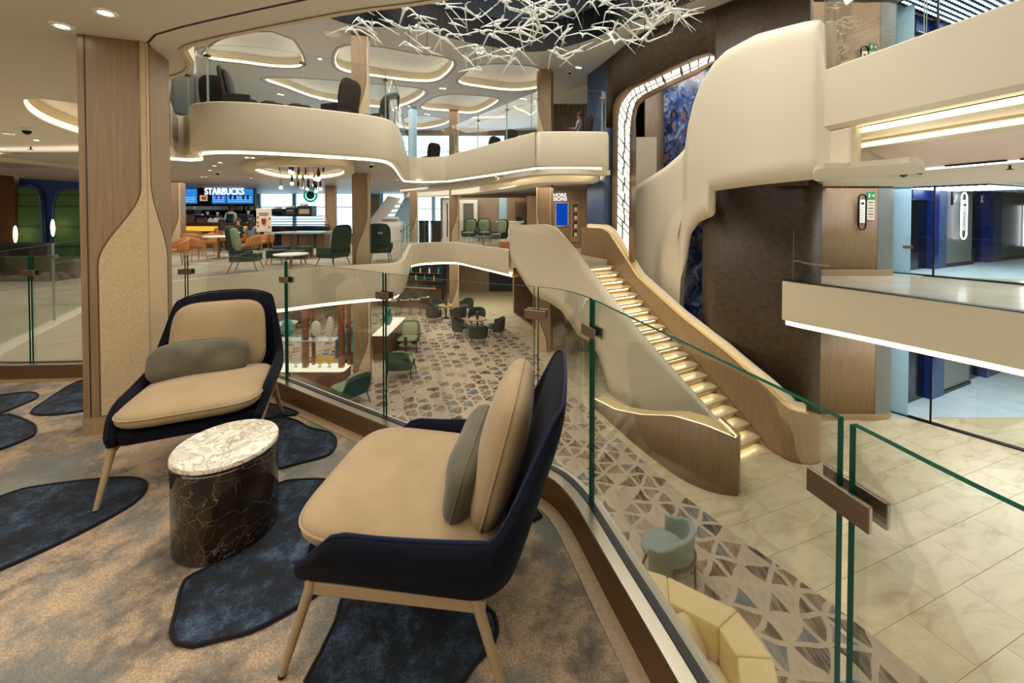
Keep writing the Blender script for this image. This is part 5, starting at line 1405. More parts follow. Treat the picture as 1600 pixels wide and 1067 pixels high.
# ---------------------------------------------------------------- furniture of the coffee bar
def seat_back_chair(name, label, body_, wood, cat='chair', w=0.56, hb=0.78, group=None):
    """tub chair: round open back shell, seat, four legs (front = +y)"""
    t = thing(name, label, cat, (0, 0, 0), 0, group)
    MB().prism(rrect(w * 0.9, w * 0.86, 0.16), 0.40, 0.47).build('seat', body_, t, bevel=0.02)
    def bk(u, v):
        a = math.pi * (1.0 + u) if True else 0
        a = math.radians(165) + math.radians(210) * u; k = math.sin(math.pi * u) ** 0.6
        z = 0.44 + (hb - 0.44) * v * (0.45 + 0.55 * k)
        r = w * 0.5 * (1 + 0.12 * v)
        return (r * math.cos(a), r * math.sin(a) * 0.96, z)
    o = MB().grid(bk, 22, 6).build('backrest', wood, t); solid(o, 0.03, 0)
    for sx in (-1, 1):
        for sy in (-1, 1): MB().tube([(sx * w * 0.32, sy * w * 0.3, 0.41), (sx * w * 0.4, sy * w * 0.4, 0)], [0.018, 0.012], 7).build('leg', wood, t)
    return t
tan = seat_back_chair('cafe_chair', '', 'tan_leather', 'tan_wood')
spots = [((275, 415), 2.6, 'tan wooden tub chair nearest the oak pillar at the coffee bar edge'), ((305, 408), -0.4, 'tan tub chair turned to the round white table'), ((326, 399), 0.9, 'tan tub chair pushed to the back of the round white table'),
         ((300, 398), 0.2, 'tan tub chair behind the one at the railing'), ((392, 403), 1.9, 'tan tub chair between round table and green wing chair'), ((414, 397), 2.5, 'tan tub chair in front of the poster stand'),
         ((336, 392), 3.0, 'tan tub chair in the second row before the counter'), ((384, 391.5), 2.2, 'tan tub chair under the seated guests'), ((300, 389.5), 0.6, 'tan tub chair at the far table near the glowing counter'),
         ((532, 394), -1.4, 'tan tub chair beside the pastry case column'), ((545, 397), 1.2, 'tan tub chair behind the oak column at the edge')]
place(tan, [(P(x, y, 0), r, l, 'tan tub chairs of the coffee bar') for (x, y), r, l in spots])
def round_table(label, px, py, r, h, top, base, Z=0.0, post=False, cat='table', group=None):
    p = P(px, py, Z)
    t = thing('round_table', label, cat, p, 0, group)
    MB().lathe([(0, h - 0.03), (r, h - 0.03), (r, h), (0, h)], 28).build('table_top', top, t)
    MB().lathe([(0.04, 0.02), (0.035, h - 0.03)], 10).build('pedestal', base, t)
    MB().lathe([(0, 0), (r * 0.55, 0), (r * 0.55, 0.015), (0.04, 0.03)], 20).build('base', base, t)
    if post: MB().lathe([(0, h), (0.06, h), (0.06, h + 0.28), (0, h + 0.28)], 12).build('table_lamp', 'walnut', t)
    return t
round_table('small white round cafe table between tan chairs', 342, 404, 0.42, 0.74, 'white', 'brown_wood')
round_table('far white round cafe table of the seated guests', 361, 394, 0.3, 0.74, 'white', 'brown_wood')
lt = round_table('low round wooden table before the two green wing chairs', 455, 421, 0.42, 0.42, 'white', 'tan_wood')
a = P(476, 400, 0)
bt = thing('long_table', 'long table with a glossy blue reflecting top on wooden trestles', 'table', (a.x, a.y, 0), 0.1)
MB().prism([(-1.1, -0.45), (0.75, -0.6), (1.15, 0.35), (-0.3, 0.55)], 0.80, 0.85).build('table_top', 'glass_edge_pale', bt)
for x in (-0.45, 0.1, 0.65): MB().box((x, -0.1, 0.4), (0.28, 0.5, 0.8)).build('trestle', 'brown_wood', bt)
def wing_chair(label, loc, rz, inner, outer, group=None):
    t = thing('wing_chair', label, 'armchair', loc, rz, group)
    MB().prism(rrect(0.66, 0.62, 0.12), 0.28, 0.46).build('seat', outer, t, bevel=0.03)
    M = Matrix.Translation((0, -0.30, 0.80)) @ Matrix.Rotation(math.pi / 2 + 0.18, 4, 'X')
    transform(cushion(0.70, 0.78, 0.12, n=3.6, flat=2.4), M).build('back_shell', outer, t)
    M = Matrix.Translation((0, -0.23, 0.82)) @ Matrix.Rotation(math.pi / 2 + 0.18, 4, 'X')
    transform(cushion(0.58, 0.62, 0.12, n=3.6, flat=2.4), M).build('back_cushion', inner, t)
    transform(cushion(0.60, 0.60, 0.12, n=4, flat=2.4), Matrix.Translation((0, 0.03, 0.47))).build('seat_cushion', inner, t)
    for sx in (-1, 1):
        MB().box((sx * 0.33, -0.02, 0.46), (0.07, 0.52, 0.22)).build('arm', outer, t, bevel=0.03)
        for sy in (-1, 1): MB().tube([(sx * 0.25, sy * 0.22, 0.3), (sx * 0.31, sy * 0.33, 0)], [0.014, 0.010], 7).build('leg', 'dark_metal', t)
    return t
wc = wing_chair('dark green wing chair with its back to the tan chairs', P(385, 424, 0), -1.25, 'sage_fabric', 'forest_fabric', 'green wing chairs of the coffee bar')
o = copy_tree(wc); o.location = P(521, 417, 0); o.rotation_euler.z = 1.2; o['label'] = 'pale green wing chair facing the low round table beside the column'
o = copy_tree(wc); o.location = P(594, 408, 0); o.rotation_euler.z = 0.2; o['label'] = 'dark wing chair behind the oak column at the deck edge'
def stool(label, loc, m, group=None, r=0.24, h=0.42, name='pouf'):
    t = thing(name, label, 'stool', loc, 0.2, group)
    MB().prism(rrect(r * 2, r * 1.8, r * 0.5), 0.2, h).build('cushion', m, t, bevel=0.04)
    for sx in (-1, 1):
        for sy in (-1, 1): MB().tube([(sx * r * 0.75, sy * r * 0.7, 0.21), (sx * r * 0.9, sy * r * 0.85, 0)], 0.02, 6).build('leg', 'tan_wood', t)
    return t
st_ = stool('', (0, 0, 0), 'forest_fabric')
place(st_, [(P(x, y, 0), 0.2, l, 'green poufs by the low table') for x, y, l in ((432, 413, 'dark green pouf nearest the green wing chair by the railing'), (462, 414, 'dark green pouf beside the low round table'), (440, 405, 'dark green pouf under the long glossy table'), (475, 404, 'dark green pouf between trestles and wing chair'))])
person('seated guest with long dark hair in a sleeveless top before the counter', P(347, 396, -0.02), 0.5, True, 'tan_leather', 'skin')
person('seated guest facing the lounge holding a cup', P(373, 390, -0.02), 3.0, True, 'charcoal_fabric', 'skin')
person('seated guest with dark hair seen from behind near the poster', P(393, 394, -0.02), 0.1, True, 'shirt_grey', 'skin')
# bulb chandelier hanging in the ring
cc = P(470, 263, 2.5)
chn = thing('chandelier', 'cluster chandelier of dark leaves and round glowing bulbs in the oval ring', 'chandelier', (cc.x, cc.y, 2.62))
MB().lathe([(0, 0), (0.5, 0), (0.5, -0.03), (0, -0.03)], 28).build('ceiling_plate', 'champagne', chn)
rn_ = random.Random(5)
for k in range(30):
    an, rr = rn_.uniform(0, 6.28), 0.46 * math.sqrt(rn_.random()); x, y = rr * math.cos(an), rr * math.sin(an)
    zl = rn_.uniform(0.2, 0.62)
    MB().tube([(x, y, -0.03), (x, y, -zl + 0.2), (x, y, -zl + 0.08), (x, y, -zl)], [0.004, 0.004, 0.03, 0.006], 8).build('leaf_drop', 'dark_metal' if k % 3 else 'champagne', chn)
    if k % 2 == 0: MB().ball((x, y, -zl - 0.03), 0.036, 12, 8).build('bulb', 'bulb', chn)

# ---------------------------------------------------------------- far end of the middle deck: white stair, doors, reception
ws = thing('white_stair', 'white stair rising beside the far windows', 'stair', (0, 0, 0))
Yw = 23.2
def quad(pts, Y, th, name, m, par): return MB().poly3([D(x, y, Y) for x, y in pts], (0, th, 0)).build(name, m, par)
quad([(572, 378), (572, 352), (606, 306), (626, 310), (594, 352), (580, 378)], Yw, 0.08, 'near_balustrade', 'white', ws)
quad([(594, 378), (634, 305), (640, 308), (640, 378)], Yw + 1.0, 0.08, 'side_wall', 'pale_blue', ws)
for k in range(8):
    x = 578 + k * 5; y = 366 - k * 7
    quad([(x, y + 3), (x + 14, y + 3), (x + 14, y), (x, y)], Yw + 0.4, 0.5, 'step', 'white', ws)
def glazed_door(n, px0, px1, py0, py1, Y, label):
    d = struct(thing('door_%d' % n, label, 'door'), label, 'door')
    a, b = D(px0, py0, Y), D(px1, py1, Y); w, h = b.x - a.x, a.z - b.z; c = (a + b) / 2
    for sx in (-1, 1): MB().box((c.x + sx * (w / 2 - 0.1), Y, c.z), (0.2, 0.1, h)).build('stile', 'white', d)
    MB().box((c.x, Y, a.z - 0.1), (w - 0.4, 0.1, 0.2)).build('rail', 'white', d); MB().box((c.x, Y, b.z + 0.1), (w - 0.4, 0.1, 0.2)).build('rail', 'white', d)
    MB().box((c.x, Y + 0.02, c.z), (w - 0.4, 0.03, h - 0.4)).build('pane', 'lobby_grey', d)
    MB().box((c.x + w / 2 - 0.1, Y - 0.08, c.z - 0.1), (0.04, 0.06, 0.2)).build('handle', 'chrome', d)
glazed_door(4, 692, 706, 312, 376, 21.6, 'narrow white framed door beside the slim column')
glazed_door(5, 718, 746, 312, 376, 21.6, 'wide white framed door with a grey pane beyond the slim column')
def pwall(name, px0, px1, py0, Y, m, label, zb=0.0):
    a, b = D(px0, py0, Y), D(px1, py0, Y)
    return struct(MB().box(((a.x + b.x) / 2, Y + 0.1, (a.z + zb) / 2), (b.x - a.x, 0.2, a.z - zb)).build(name, m), label, 'wall')
pwall('wall_reception', 688, 782, 309, 21.8, 'oak_grey', 'grey oak wall behind the reception doors')
pwall('wall_reception_pale', 780, 792, 309, 21.7, 'pale_blue', 'pale strip in the reception wall')
ww = pwall('wall_reception_slats', 792, 830, 309, 21.6, 'oak', 'oak wall with dark slats at reception')
for k in range(6):
    p = D(806 + k * 3.6, 325, 21.5); MB().box((p.x, 21.5, 1.1), (0.05, 0.08, 1.9)).build('slat', 'walnut', ww)
pwall('wall_reception_niche', 824, 862, 306, 18.6, 'oak_pale', 'pale oak wall behind the flared column')
we = pwall('wall_excursions', 858, 930, 297, 16.9, 'oak', 'oak wall carrying the white excursion lettering')
sg = thing('wall_lettering', 'white two line lettering on the oak wall beside the column', 'sign', D(886, 308, 16.8))
text('SHORE', 0.21, 'letter_white', sg, (-0.03, 0, 0.08), (math.pi / 2, 0, 0), align='RIGHT', bold=0.003, name='lettering')
text('EXCURSIONS', 0.21, 'letter_white', sg, (0.0, 0, -0.09), (math.pi / 2, 0, 0), align='RIGHT', bold=0.003, name='lettering')
sc_ = thing('information_screen', 'upright blue information screen on the oak wall', 'screen', D(878, 335, 16.86))
MB().box((0, 0.02, 0), (0.58, 0.04, 1.04)).build('frame', 'chrome', sc_); MB().box((0, -0.005, 0), (0.48, 0.02, 0.94)).build('screen', 'screen_deep', sc_)
nb = thing('brochure_shelf', 'tall narrow niche of brochure shelves beside the information screen', 'shelf', D(898.5, 346, 16.86))
MB().box((0, 0.02, 0), (0.34, 0.04, 1.75)).build('frame', 'oak_pale', nb)
for k in range(4): MB().box((0, -0.004, 0.58 - k * 0.36), (0.2, 0.02, 0.32)).build('niche', 'walnut', nb); MB().box((0.02, -0.018, 0.52 - k * 0.36), (0.12, 0.02, 0.16)).build('brochures', 'poster', nb)
def lounge(label, px, py, rz, group='sage armchairs of reception'):
    o = copy_tree(wc); o.location = P(px, py, 0); o.rotation_euler.z = rz; o['label'] = label; o['group'] = group
    for c in o.children:
        pass
    return o
lounge('sage armchair beside the slim column at reception', 733, 378, 3.0)
lounge('sage armchair between low blue table and white desk', 779, 382, 2.5)
lounge('dark armchair at the far reception table', 757, 377, 3.3)
lt = round_table('low blue topped table between the reception armchairs', 755, 384, 0.45, 0.42, 'blue_wall', 'brown_wood')
a = P(797, 378, 0)
rd = thing('reception_desk', 'white reception desk behind the armchairs', 'desk', (a.x, a.y, 0))
MB().prism(rrect(1.3, 0.6, 0.2), 0, 1.0).build('body', 'white', rd); MB().box((0, 0, 1.02), (1.4, 0.7, 0.04)).build('worktop', 'white', rd); MB().box((0.45, 0, 1.16), (0.3, 0.05, 0.24)).build('monitor', 'coffee_dark', rd)
a = P(789, 391, 0)
ot = thing('ottoman', 'square tan ottoman at the end of the reception railing', 'ottoman', (a.x, a.y + 0.2, 0), 0.3)
MB().box((0, 0, 0.2), (0.45, 0.45, 0.3)).build('body', 'tan_leather', ot, bevel=0.03); MB().box((0, 0, 0.03), (0.38, 0.38, 0.06)).build('base', 'walnut', ot)
for x, y, w, l in ((681, 379, 0.45, 'black kiosk cabinet nearest the slim column'), (662, 378, 0.45, 'black kiosk cabinet with white side by the far railing')):
    a = P(x, y, 0); k = thing('kiosk', l, 'cabinet', (a.x, a.y, 0), 0.3)
    MB().box((0, 0, 0.52), (w, 0.6, 1.04)).build('body', 'black', k, bevel=0.01); MB().box((-w / 2 - 0.01, 0, 0.55), (0.02, 0.5, 0.8)).build('side_panel', 'white', k); MB().box((0, 0, 1.06), (w + 0.06, 0.64, 0.04)).build('top', 'dark_metal', k)
a = P(611, 376, 0)
k = thing('white_counter', 'small white counter with stacked trays before the white stair', 'counter', (a.x, a.y, 0))
MB().box((0, 0, 0.5), (1.1, 0.6, 1.0)).build('body', 'white', k); MB().box((0, 0, 1.08), (0.8, 0.5, 0.14)).build('tray', 'oak_grey', k); MB().box((0, 0, 1.2), (0.7, 0.45, 0.08)).build('tray', 'white', k)

# ---------------------------------------------------------------- lounge alcove at the far left
Yl = 9.9
al = struct(thing('wall_alcove', 'blue lit alcove wall with tall green padded niches', 'wall'), 'blue lit alcove wall with tall green padded niches', 'wall')
MB().poly3([D(24, 278, Yl), D(135, 285, Yl), D(135, 450, Yl), D(24, 450, Yl)], (0, 0.1, 0)).build('back_panel', 'blue_wall', al)
def niche(pts, Y):
    q = [D(x, y, Y) for x, y in pts]
    n = MB().poly3(q, (0, 0.08, 0)).build('padded_niche', 'green_fabric', al)
    MB().tube(q + [q[0]], 0.03, 6, cap=False).build('niche_trim', 'blue_wall', al)
    for k in range(1, 5):
        z = q[0].z + (1.95 - q[0].z) * k / 5
    return q
niche([(25, 410), (25, 300), (30, 291), (46, 290), (58, 295), (63, 312), (67, 372), (68, 410)], Yl - 0.12)
niche([(80, 410), (84, 322), (90, 300), (102, 296), (130, 296), (130, 410)], Yl - 0.12)
for x in (25, 84):
    for y in (304, 322, 354, 384): pxbox(x, x + 40 if x < 50 else 130, y, y + 0.8, Yl - 0.16, 0.04, 'padding_seam', 'groove', al)
for x, y in ((24, 366), (82.5, 356)):
    p = D(x, y, Yl - 0.3)
    s = thing('wall_sconce', 'slim glowing wall light beside the %s green niche' % ('first' if x < 50 else 'second'), 'wall light', p)
    MB().ball((0, 0, 0), (0.035, 0.04, 0.21), 10, 8).build('shade', 'sconce', s); MB().box((0, 0.12, 0), (0.02, 0.2, 0.04)).build('bracket', 'champagne', s)
struct(MB().poly3([D(-30, 270, Yl - 0.2), D(22, 275, Yl - 0.2), D(22, 460, Yl - 0.2), D(-30, 460, Yl - 0.2)], (0, 0.1, 0)).build('wall_alcove_end', 'walnut'), 'dark oak wall at the end of the alcove', 'wall')
a = P(85, 430, 0)
bs = thing('banquette', 'dark banquette with curved back below the green niches', 'bench', (a.x, Yl - 0.9, 0))
MB().box((0, 0, 0.22), (2.0, 0.6, 0.44)).build('seat', 'black', bs, bevel=0.04); MB().box((0, -0.3, 0.5), (2.0, 0.14, 0.72)).build('backrest', 'black', bs, bevel=0.05)
# stepped lit cove at the far left ceiling
q = smooth([XY(P(x, y, 2.6)) for x, y in ((-60, 246), (0, 252), (60, 258), (122, 265))], 0.3)
o = struct(MB().sweep(q, [(0.5, 2.75), (0.5, 2.62), (0, 2.60), (0, 2.66)]).build('ceiling_left_step', 'plaster_warm'), 'lit ceiling step over the alcove', 'ceiling')
MB().sweep(q, [(-0.02, 2.66), (-0.02, 2.74)]).build('light_strip', 'cove', o)
# ---------------------------------------------------------------- lower deck lounge
def copyto(src, loc, rz, label, group=None):
    o = copy_tree(src); o.location = loc; o.rotation_euler.z = rz; o['label'] = label
    if group: o['group'] = group
    return o
def tub_chair(label, loc, rz, fab, leg, group=None, name='tub_chair'):
    t = thing(name, label, 'armchair', loc, rz, group)
    transform(cushion(0.56, 0.54, 0.16, n=3, flat=2.6), Matrix.Translation((0, 0.03, 0.40))).build('seat', fab, t)
    def sh(r0, k):
        def fn(u, v):
            a = math.radians(172) + math.radians(196) * u; e = abs(2 * u - 1)
            top = 0.76 - 0.16 * sstep(0.35, 1.0, e)
            z = 0.25 + (top - 0.25) * v
            r = r0 * (1 + 0.10 * v)
            return (r * math.cos(a), r * math.sin(a) * 0.95 + 0.06 * sstep(0.8, 1, e), z)
        return fn
    o = MB().grid(sh(0.33, 0), 30, 7).build('back_shell', fab, t)
    solid(o, 0.075, 0); b = o.modifiers.new('bev', 'BEVEL'); b.width = 0.03; b.segments = 3; b.limit_method = 'ANGLE'
    for sx in (-1, 1):
        for sy in (-1, 1): MB().tube([(sx * 0.2, sy * 0.19, 0.33), (sx * 0.27, sy * 0.28, 0)], [0.02, 0.012], 8).build('leg', leg, t)
    return t
tc = tub_chair('charcoal tub chair with its back to the bar at the first lamp table', P(678, 503, Z0), -0.5, 'charcoal_fabric', 'black', 'charcoal tub chairs round the lamp tables')
G = 'charcoal tub chairs round the lamp tables'
for x, y, r, l in ((716, 503, 0.6, 'charcoal tub chair on the stone floor side of the first lamp table'), (684, 491, -2.2, 'charcoal tub chair between first lamp table and bar stools'), (728, 491, 2.4, 'charcoal tub chair behind the first lamp table near the slim column'),
                   (747, 536, 0.0, 'charcoal tub chair showing its back at the second lamp table'), (720, 525, -1.5, 'charcoal tub chair at the second lamp table towards the teal armchairs'), (775, 525, 1.5, 'charcoal tub chair at the second lamp table towards the stair'), (745, 509, 3.14, 'charcoal tub chair facing the others across the second lamp table')):
    copyto(tc, P(x, y, Z0), r, l, G)
round_table('small round table with dark lamp block between charcoal chairs by the bar', 697, 497, 0.36, 0.62, 'oak_pale', 'black', Z0, True)
round_table('small round table with dark lamp block ringed by four charcoal chairs', 746, 521, 0.36, 0.62, 'oak_pale', 'black', Z0, True)
tg_ = lounge_chair('lounge_armchair', 'dark green armchair with sage cushions facing the atrium rail on the lower deck', 'teal_fabric', 'teal_fabric', 'sage_fabric', 'dark_metal', P(638, 546, Z0), math.pi + 0.05, 'green lounge armchairs of the lower deck', piping=False)
copyto(tg_, P(627, 588, Z0), 0.05, 'dark green armchair showing its plain back on the lower deck')
copyto(tg_, (-4.27, 10.33, Z0), 0.9, 'green armchair beside the glowing display counter', None)
round_table('narrow drink table between the two facing green armchairs', 634, 561, 0.22, 0.5, 'walnut', 'walnut', Z0, True)
# bar and stools
a = P(632, 482, Z0)
br = thing('lower_bar', 'dark glossy bar with bronze edge on the lower deck', 'bar', (a.x, a.y, Z0), -0.25)
MB().box((0, 0.5, 0.55), (3.4, 0.7, 1.1)).build('body', 'walnut', br); MB().box((0, 0.45, 1.13), (3.6, 0.9, 0.06)).build('counter_top', 'lift_dark', br); MB().box((0, -0.02, 1.12), (3.6, 0.03, 0.06)).build('edge', 'champagne', br)
MB().box((0.3, 1.5, 1.2), (2.6, 0.4, 2.3)).build('back_shelf', 'coffee_dark', br)
for z in (1.28, 1.68): MB().box((0.3, 1.22, z), (2.5, 0.18, 0.03)).build('shelf_board', 'walnut', br)
_R = Matrix.Rotation(-0.25, 3, 'Z')
for k in range(9):
    g_ = ('cup_clear', 'gold_glass', 'teal_glass')[k % 3]; z = 1.295 if k % 2 else 1.695
    t = thing('bottle', '%s bottle on the %s shelf behind the lower bar' % (('clear glass', 'golden', 'teal')[k % 3], 'lower' if k % 2 else 'upper'), 'bottle', Vector((a.x, a.y, Z0)) + _R @ Vector((-0.8 + k * 0.27, 1.22, z)), 0, 'bottles behind the lower bar')
    MB().lathe([(0, 0), (0.04, 0), (0.04, 0.2), (0.015, 0.26), (0.015, 0.30)], 10).build('glass', g_, t); MB().lathe([(0.018, 0.30), (0.018, 0.33), (0, 0.33)], 8).build('cap', 'dark_metal', t)
def bar_stool(label, loc, rz):
    t = thing('bar_stool', label, 'bar stool', loc, rz, 'bar stools of the lower deck')
    MB().prism(rrect(0.44, 0.42, 0.12), 0.74, 0.83).build('seat', 'paper', t, bevel=0.02)
    o = MB().grid(lambda u, v: (0.24 * math.cos(math.pi * (1 + u)), 0.22 * math.sin(math.pi * (1 + u)), 0.80 + 0.32 * v), 14, 4).build('backrest', 'forest_fabric', t); solid(o, 0.04, 0)
    for sx in (-1, 1):
        for sy in (-1, 1): MB().tube([(sx * 0.17, sy * 0.16, 0.75), (sx * 0.23, sy * 0.22, 0)], [0.018, 0.013], 7).build('leg', 'walnut', t)
    MB().box((0, 0.2, 0.28), (0.4, 0.02, 0.02)).build('footrest', 'champagne', t)
    return t
bst = bar_stool('bar stool with dark green back at the near end of the lower bar', P(613, 493, Z0), 0.1)
for x, y, l in ((633, 492, 'bar stool with pale seat second from the display counter'), (650, 491, 'bar stool with pale seat in the middle of the bar'), (664, 487, 'bar stool at the far corner of the bar beside the charcoal chairs')):
    copyto(bst, P(x, y, Z0), 0.1, l)
# display counter with posts, glass shelf and glowing top
Yd = 11.05
ds = thing('display_counter', 'display counter with glowing top and reddish posts holding a glass shelf', 'display counter', (0, 0, Z0))
zc = ZAT(578, Yd) - Z0
x0, x1 = D(405, 578, Yd).x, D(540, 578, Yd).x
MB().box(((x0 + x1) / 2, Yd + 0.12, zc / 2), (x1 - x0, 0.5, zc)).build('body', 'brown_wood', ds, bevel=0.02)
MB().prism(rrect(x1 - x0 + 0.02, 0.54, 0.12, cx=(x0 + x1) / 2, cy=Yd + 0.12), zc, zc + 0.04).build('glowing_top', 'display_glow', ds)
for px in (413, 474, 531):
    p = D(px, 520, Yd)
    MB().box((p.x, Yd + 0.1, (zc + 2.56) / 2 + 0.02), (0.14, 0.12, 2.56 - zc - 0.04)).build('post', 'redwood', ds)
    MB().box((p.x + 0.13, Yd + 0.3, (zc + 2.56) / 2 + 0.02), (0.08, 0.08, 2.56 - zc - 0.04)).build('post', 'redwood', ds)
zs_ = ZAT(533, Yd) - Z0
MB().box(((x0 + x1) / 2 - 0.1, Yd + 0.14, zs_), (x1 - x0 - 0.4, 0.36, 0.02)).build('glass_shelf', 'glass_edge_pale', ds)
def disc_vase(label, px, py, w, h, zbase, m, lens=0.5, cat='vase'):
    p = D(px, py, Yd + 0.0)
    t = thing('glass_vase', label, cat, (p.x, Yd + (0.1 if lens < 1 else 0.05), zbase), 0, 'art glass on the display counter')
    MB().lathe([(0, 0), (0.05, 0), (0.05, 0.02), (0.02, 0.05), (0.02, 0.09)], 14).build('foot', 'dome_glass', t)
    MB().ball((0, 0, 0.08 + h / 2), (w / 2, w / 2 * 0.35, h / 2), 20, 14).build('bowl', m, t)
zsh = Z0 + zs_ + 0.01; zct = Z0 + zc + 0.04
disc_vase('teal glass disc vase on the shelf behind the railing joint', 446, 515, 0.36, 0.50, zsh, 'teal_glass')
disc_vase('clear glass disc vase between the reddish posts', 491, 510, 0.30, 0.46, zsh, 'dome_glass')
disc_vase('tall clear glass vase beside the far reddish post', 513, 500, 0.22, 0.58, zsh, 'dome_glass')
disc_vase('large clear glass bowl on the glowing counter', 459, 565, 0.36, 0.26, zct, 'dome_glass')
disc_vase('round gold glass disc on the glowing counter', 497, 571, 0.26, 0.24, zct, 'gold_glass')
disc_vase('second gold glass disc standing behind the first', 512, 563, 0.24, 0.24, zct, 'gold_glass')
p = P(597, 560, Z0)
d2 = thing('display_counter', 'glowing end of the display counter behind the column', 'display counter', (p.x, p.y, Z0))
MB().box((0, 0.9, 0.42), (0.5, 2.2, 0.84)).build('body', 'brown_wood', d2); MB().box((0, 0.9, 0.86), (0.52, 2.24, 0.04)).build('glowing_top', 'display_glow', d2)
t = thing('glass_vase', 'teal spiral glass vase on the glowing counter behind the column', 'vase', (p.x - 0.1, p.y + 1.0, Z0 + 0.88), 0, 'art glass on the display counter')
MB().lathe([(0, 0), (0.08, 0), (0.16, 0.2), (0.1, 0.45), (0.13, 0.6), (0.11, 0.62)], 18).build('bowl', 'teal_bright', t)
MB().lathe([(0, 0.62), (0.11, 0.62), (0.09, 0.64)], 14).build('rim', 'teal_glass', t)
a = P(541, 575, Z0)
tbn = thing('teal_bench', 'teal upholstered bench between display counter and column', 'bench', (a.x - 0.1, a.y + 1.2, Z0), 0.1)
MB().box((0, 0, 0.3), (0.7, 1.9, 0.3)).build('seat', 'teal_bright', tbn, bevel=0.05); MB().box((-0.38, 0, 0.55), (0.16, 1.9, 0.7)).build('backrest', 'teal_bright', tbn, bevel=0.05)
for s in (-1, 1): MB().box((0, s * 0.8, 0.07), (0.6, 0.1, 0.14)).build('leg', 'walnut', tbn)
copyto(tc, P(422, 519, Z0), -0.8, 'charcoal tub chair seen through the display shelf beside the teal vase', G)
copyto(tc, P(470, 512, Z0), 0.8, 'charcoal tub chair seen between the reddish display posts', G)
round_table('low white round table seen through the display shelf', 448, 523, 0.4, 0.5, 'white', 'black', Z0)
copyto(tc, P(553, 525, Z0), 1.3, 'charcoal tub chair beyond the teal bench', G)
# lower walls
slw = struct(thing('wall_lower_slats', 'oak wall with dark vertical slats under the stair head', 'wall'), 'oak wall with dark vertical slats under the stair head', 'wall')
A_, B_ = Vector((0.05, 19.6)), Vector((1.0, 16.9)); dv = B_ - A_
MB().poly3([(A_.x, A_.y, Z0), (B_.x, B_.y, Z0), (B_.x, B_.y, -0.94), (A_.x, A_.y, -0.94)], (0.15, 0.05, 0)).build('panel', 'oak', slw)
for k in range(9):
    p = A_ + dv * (0.15 + 0.09 * k); MB().box((p.x - 0.04, p.y, (Z0 - 0.94) / 2), (0.06, 0.10, 2.3), math.atan2(dv.y, dv.x)).build('slat', 'walnut', slw)
struct(solid(MB().sweep(smooth([(1.3, 17.2), (1.9, 17.3), (2.6, 17.9), (3.4, 19.2)], 0.2), [(0, Z0), (0, -0.94)]).build('wall_lower_curved', 'oak'), 0.1), 'curved oak wall behind the trumpet column', 'wall')
nw = bpy.data.objects['wall_north']
for px0, px1, m in ((640, 664, 'black'), (764, 800, 'black'), (665, 700, 'oak'), (720, 760, 'oak')):
    a, b = D(px0, 420, 24.9), D(px1, 420, 24.9)
    MB().box(((a.x + b.x) / 2, 24.96, Z0 + 1.2), (b.x - a.x, 0.06, 2.4)).build('lower_panel', m, nw)
# ---------------------------------------------------------------- grey tub chair and cream sofa under the near railing
gp = Vector((2.12, 5.42, Z0))
gt = tub_chair('pale grey tub chair with a brown wooden yoke beside the cream sofa', gp, math.radians(52), 'grey_fabric', 'brown_wood', None, 'grey_tub_chair')
yk = []
for i in range(15):
    a = math.radians(215 + 110 * i / 14); yk.append((0.385 * math.cos(a), 0.385 * math.sin(a), 0.40))
MB().tube(yk, 0.018, 8).build('wooden_yoke', 'brown_wood', gt)
for a in (215, 270, 325): MB().tube([(0.385 * math.cos(math.radians(a)), 0.385 * math.sin(math.radians(a)), 0.40), (0.40 * math.cos(math.radians(a)), 0.40 * math.sin(math.radians(a)), 0.0)], [0.018, 0.013], 8).build('yoke_leg', 'brown_wood', gt)
sf = thing('curved_sofa', 'faceted cream leather sofa with wide flat back below the railing', 'sofa', (1.9, 4.0, Z0))
sp = [Vector(q) for q in ((0.75, 4.85), (1.3, 4.78), (1.82, 4.58), (2.42, 4.18), (2.50, 3.72), (2.28, 3.2), (1.7, 2.9))]
inn = [Vector(q) for q in ((0.75, 4.5), (1.3, 4.42), (1.72, 4.26), (2.12, 4.0), (2.16, 3.74), (2.02, 3.42), (1.65, 3.2))]
T2 = Vector((-1.9, -4.0))
for i in range(len(sp) - 1):
    q = [sp[i] + T2, sp[i + 1] + T2, inn[i + 1] + T2, inn[i] + T2]
    MB().prism([XY(p) for p in q], 0.08, 0.78).build('back_section', 'cream_leather', sf, bevel=0.025)
MB().prism([XY(p + T2) for p in inn] + [(1.2 - 1.9, 3.4 - 4.0), (0.75 - 1.9, 4.0 - 4.0)], 0.1, 0.42).build('seat', 'cream_leather', sf, bevel=0.04)
MB().prism([XY(p * 0.98 + Vector((0.03, 0.05)) + T2) for p in sp] + [(0.9 - 1.9, 3.6 - 4.0)], 0.0, 0.1).build('plinth', 'walnut', sf)
for c, rz in (((1.62, 3.95), 0.6),):
    o = transform(cushion(0.62, 0.50, 0.2, n=3, flat=2.2), Matrix.Translation((c[0] - 1.9 + 0.12, c[1] - 4.0 + 0.02, 0.56)) @ Matrix.Rotation(rz, 4, 'Z') @ Matrix.Rotation(1.0, 4, 'X')).build('back_cushion', 'cream_leather', sf)
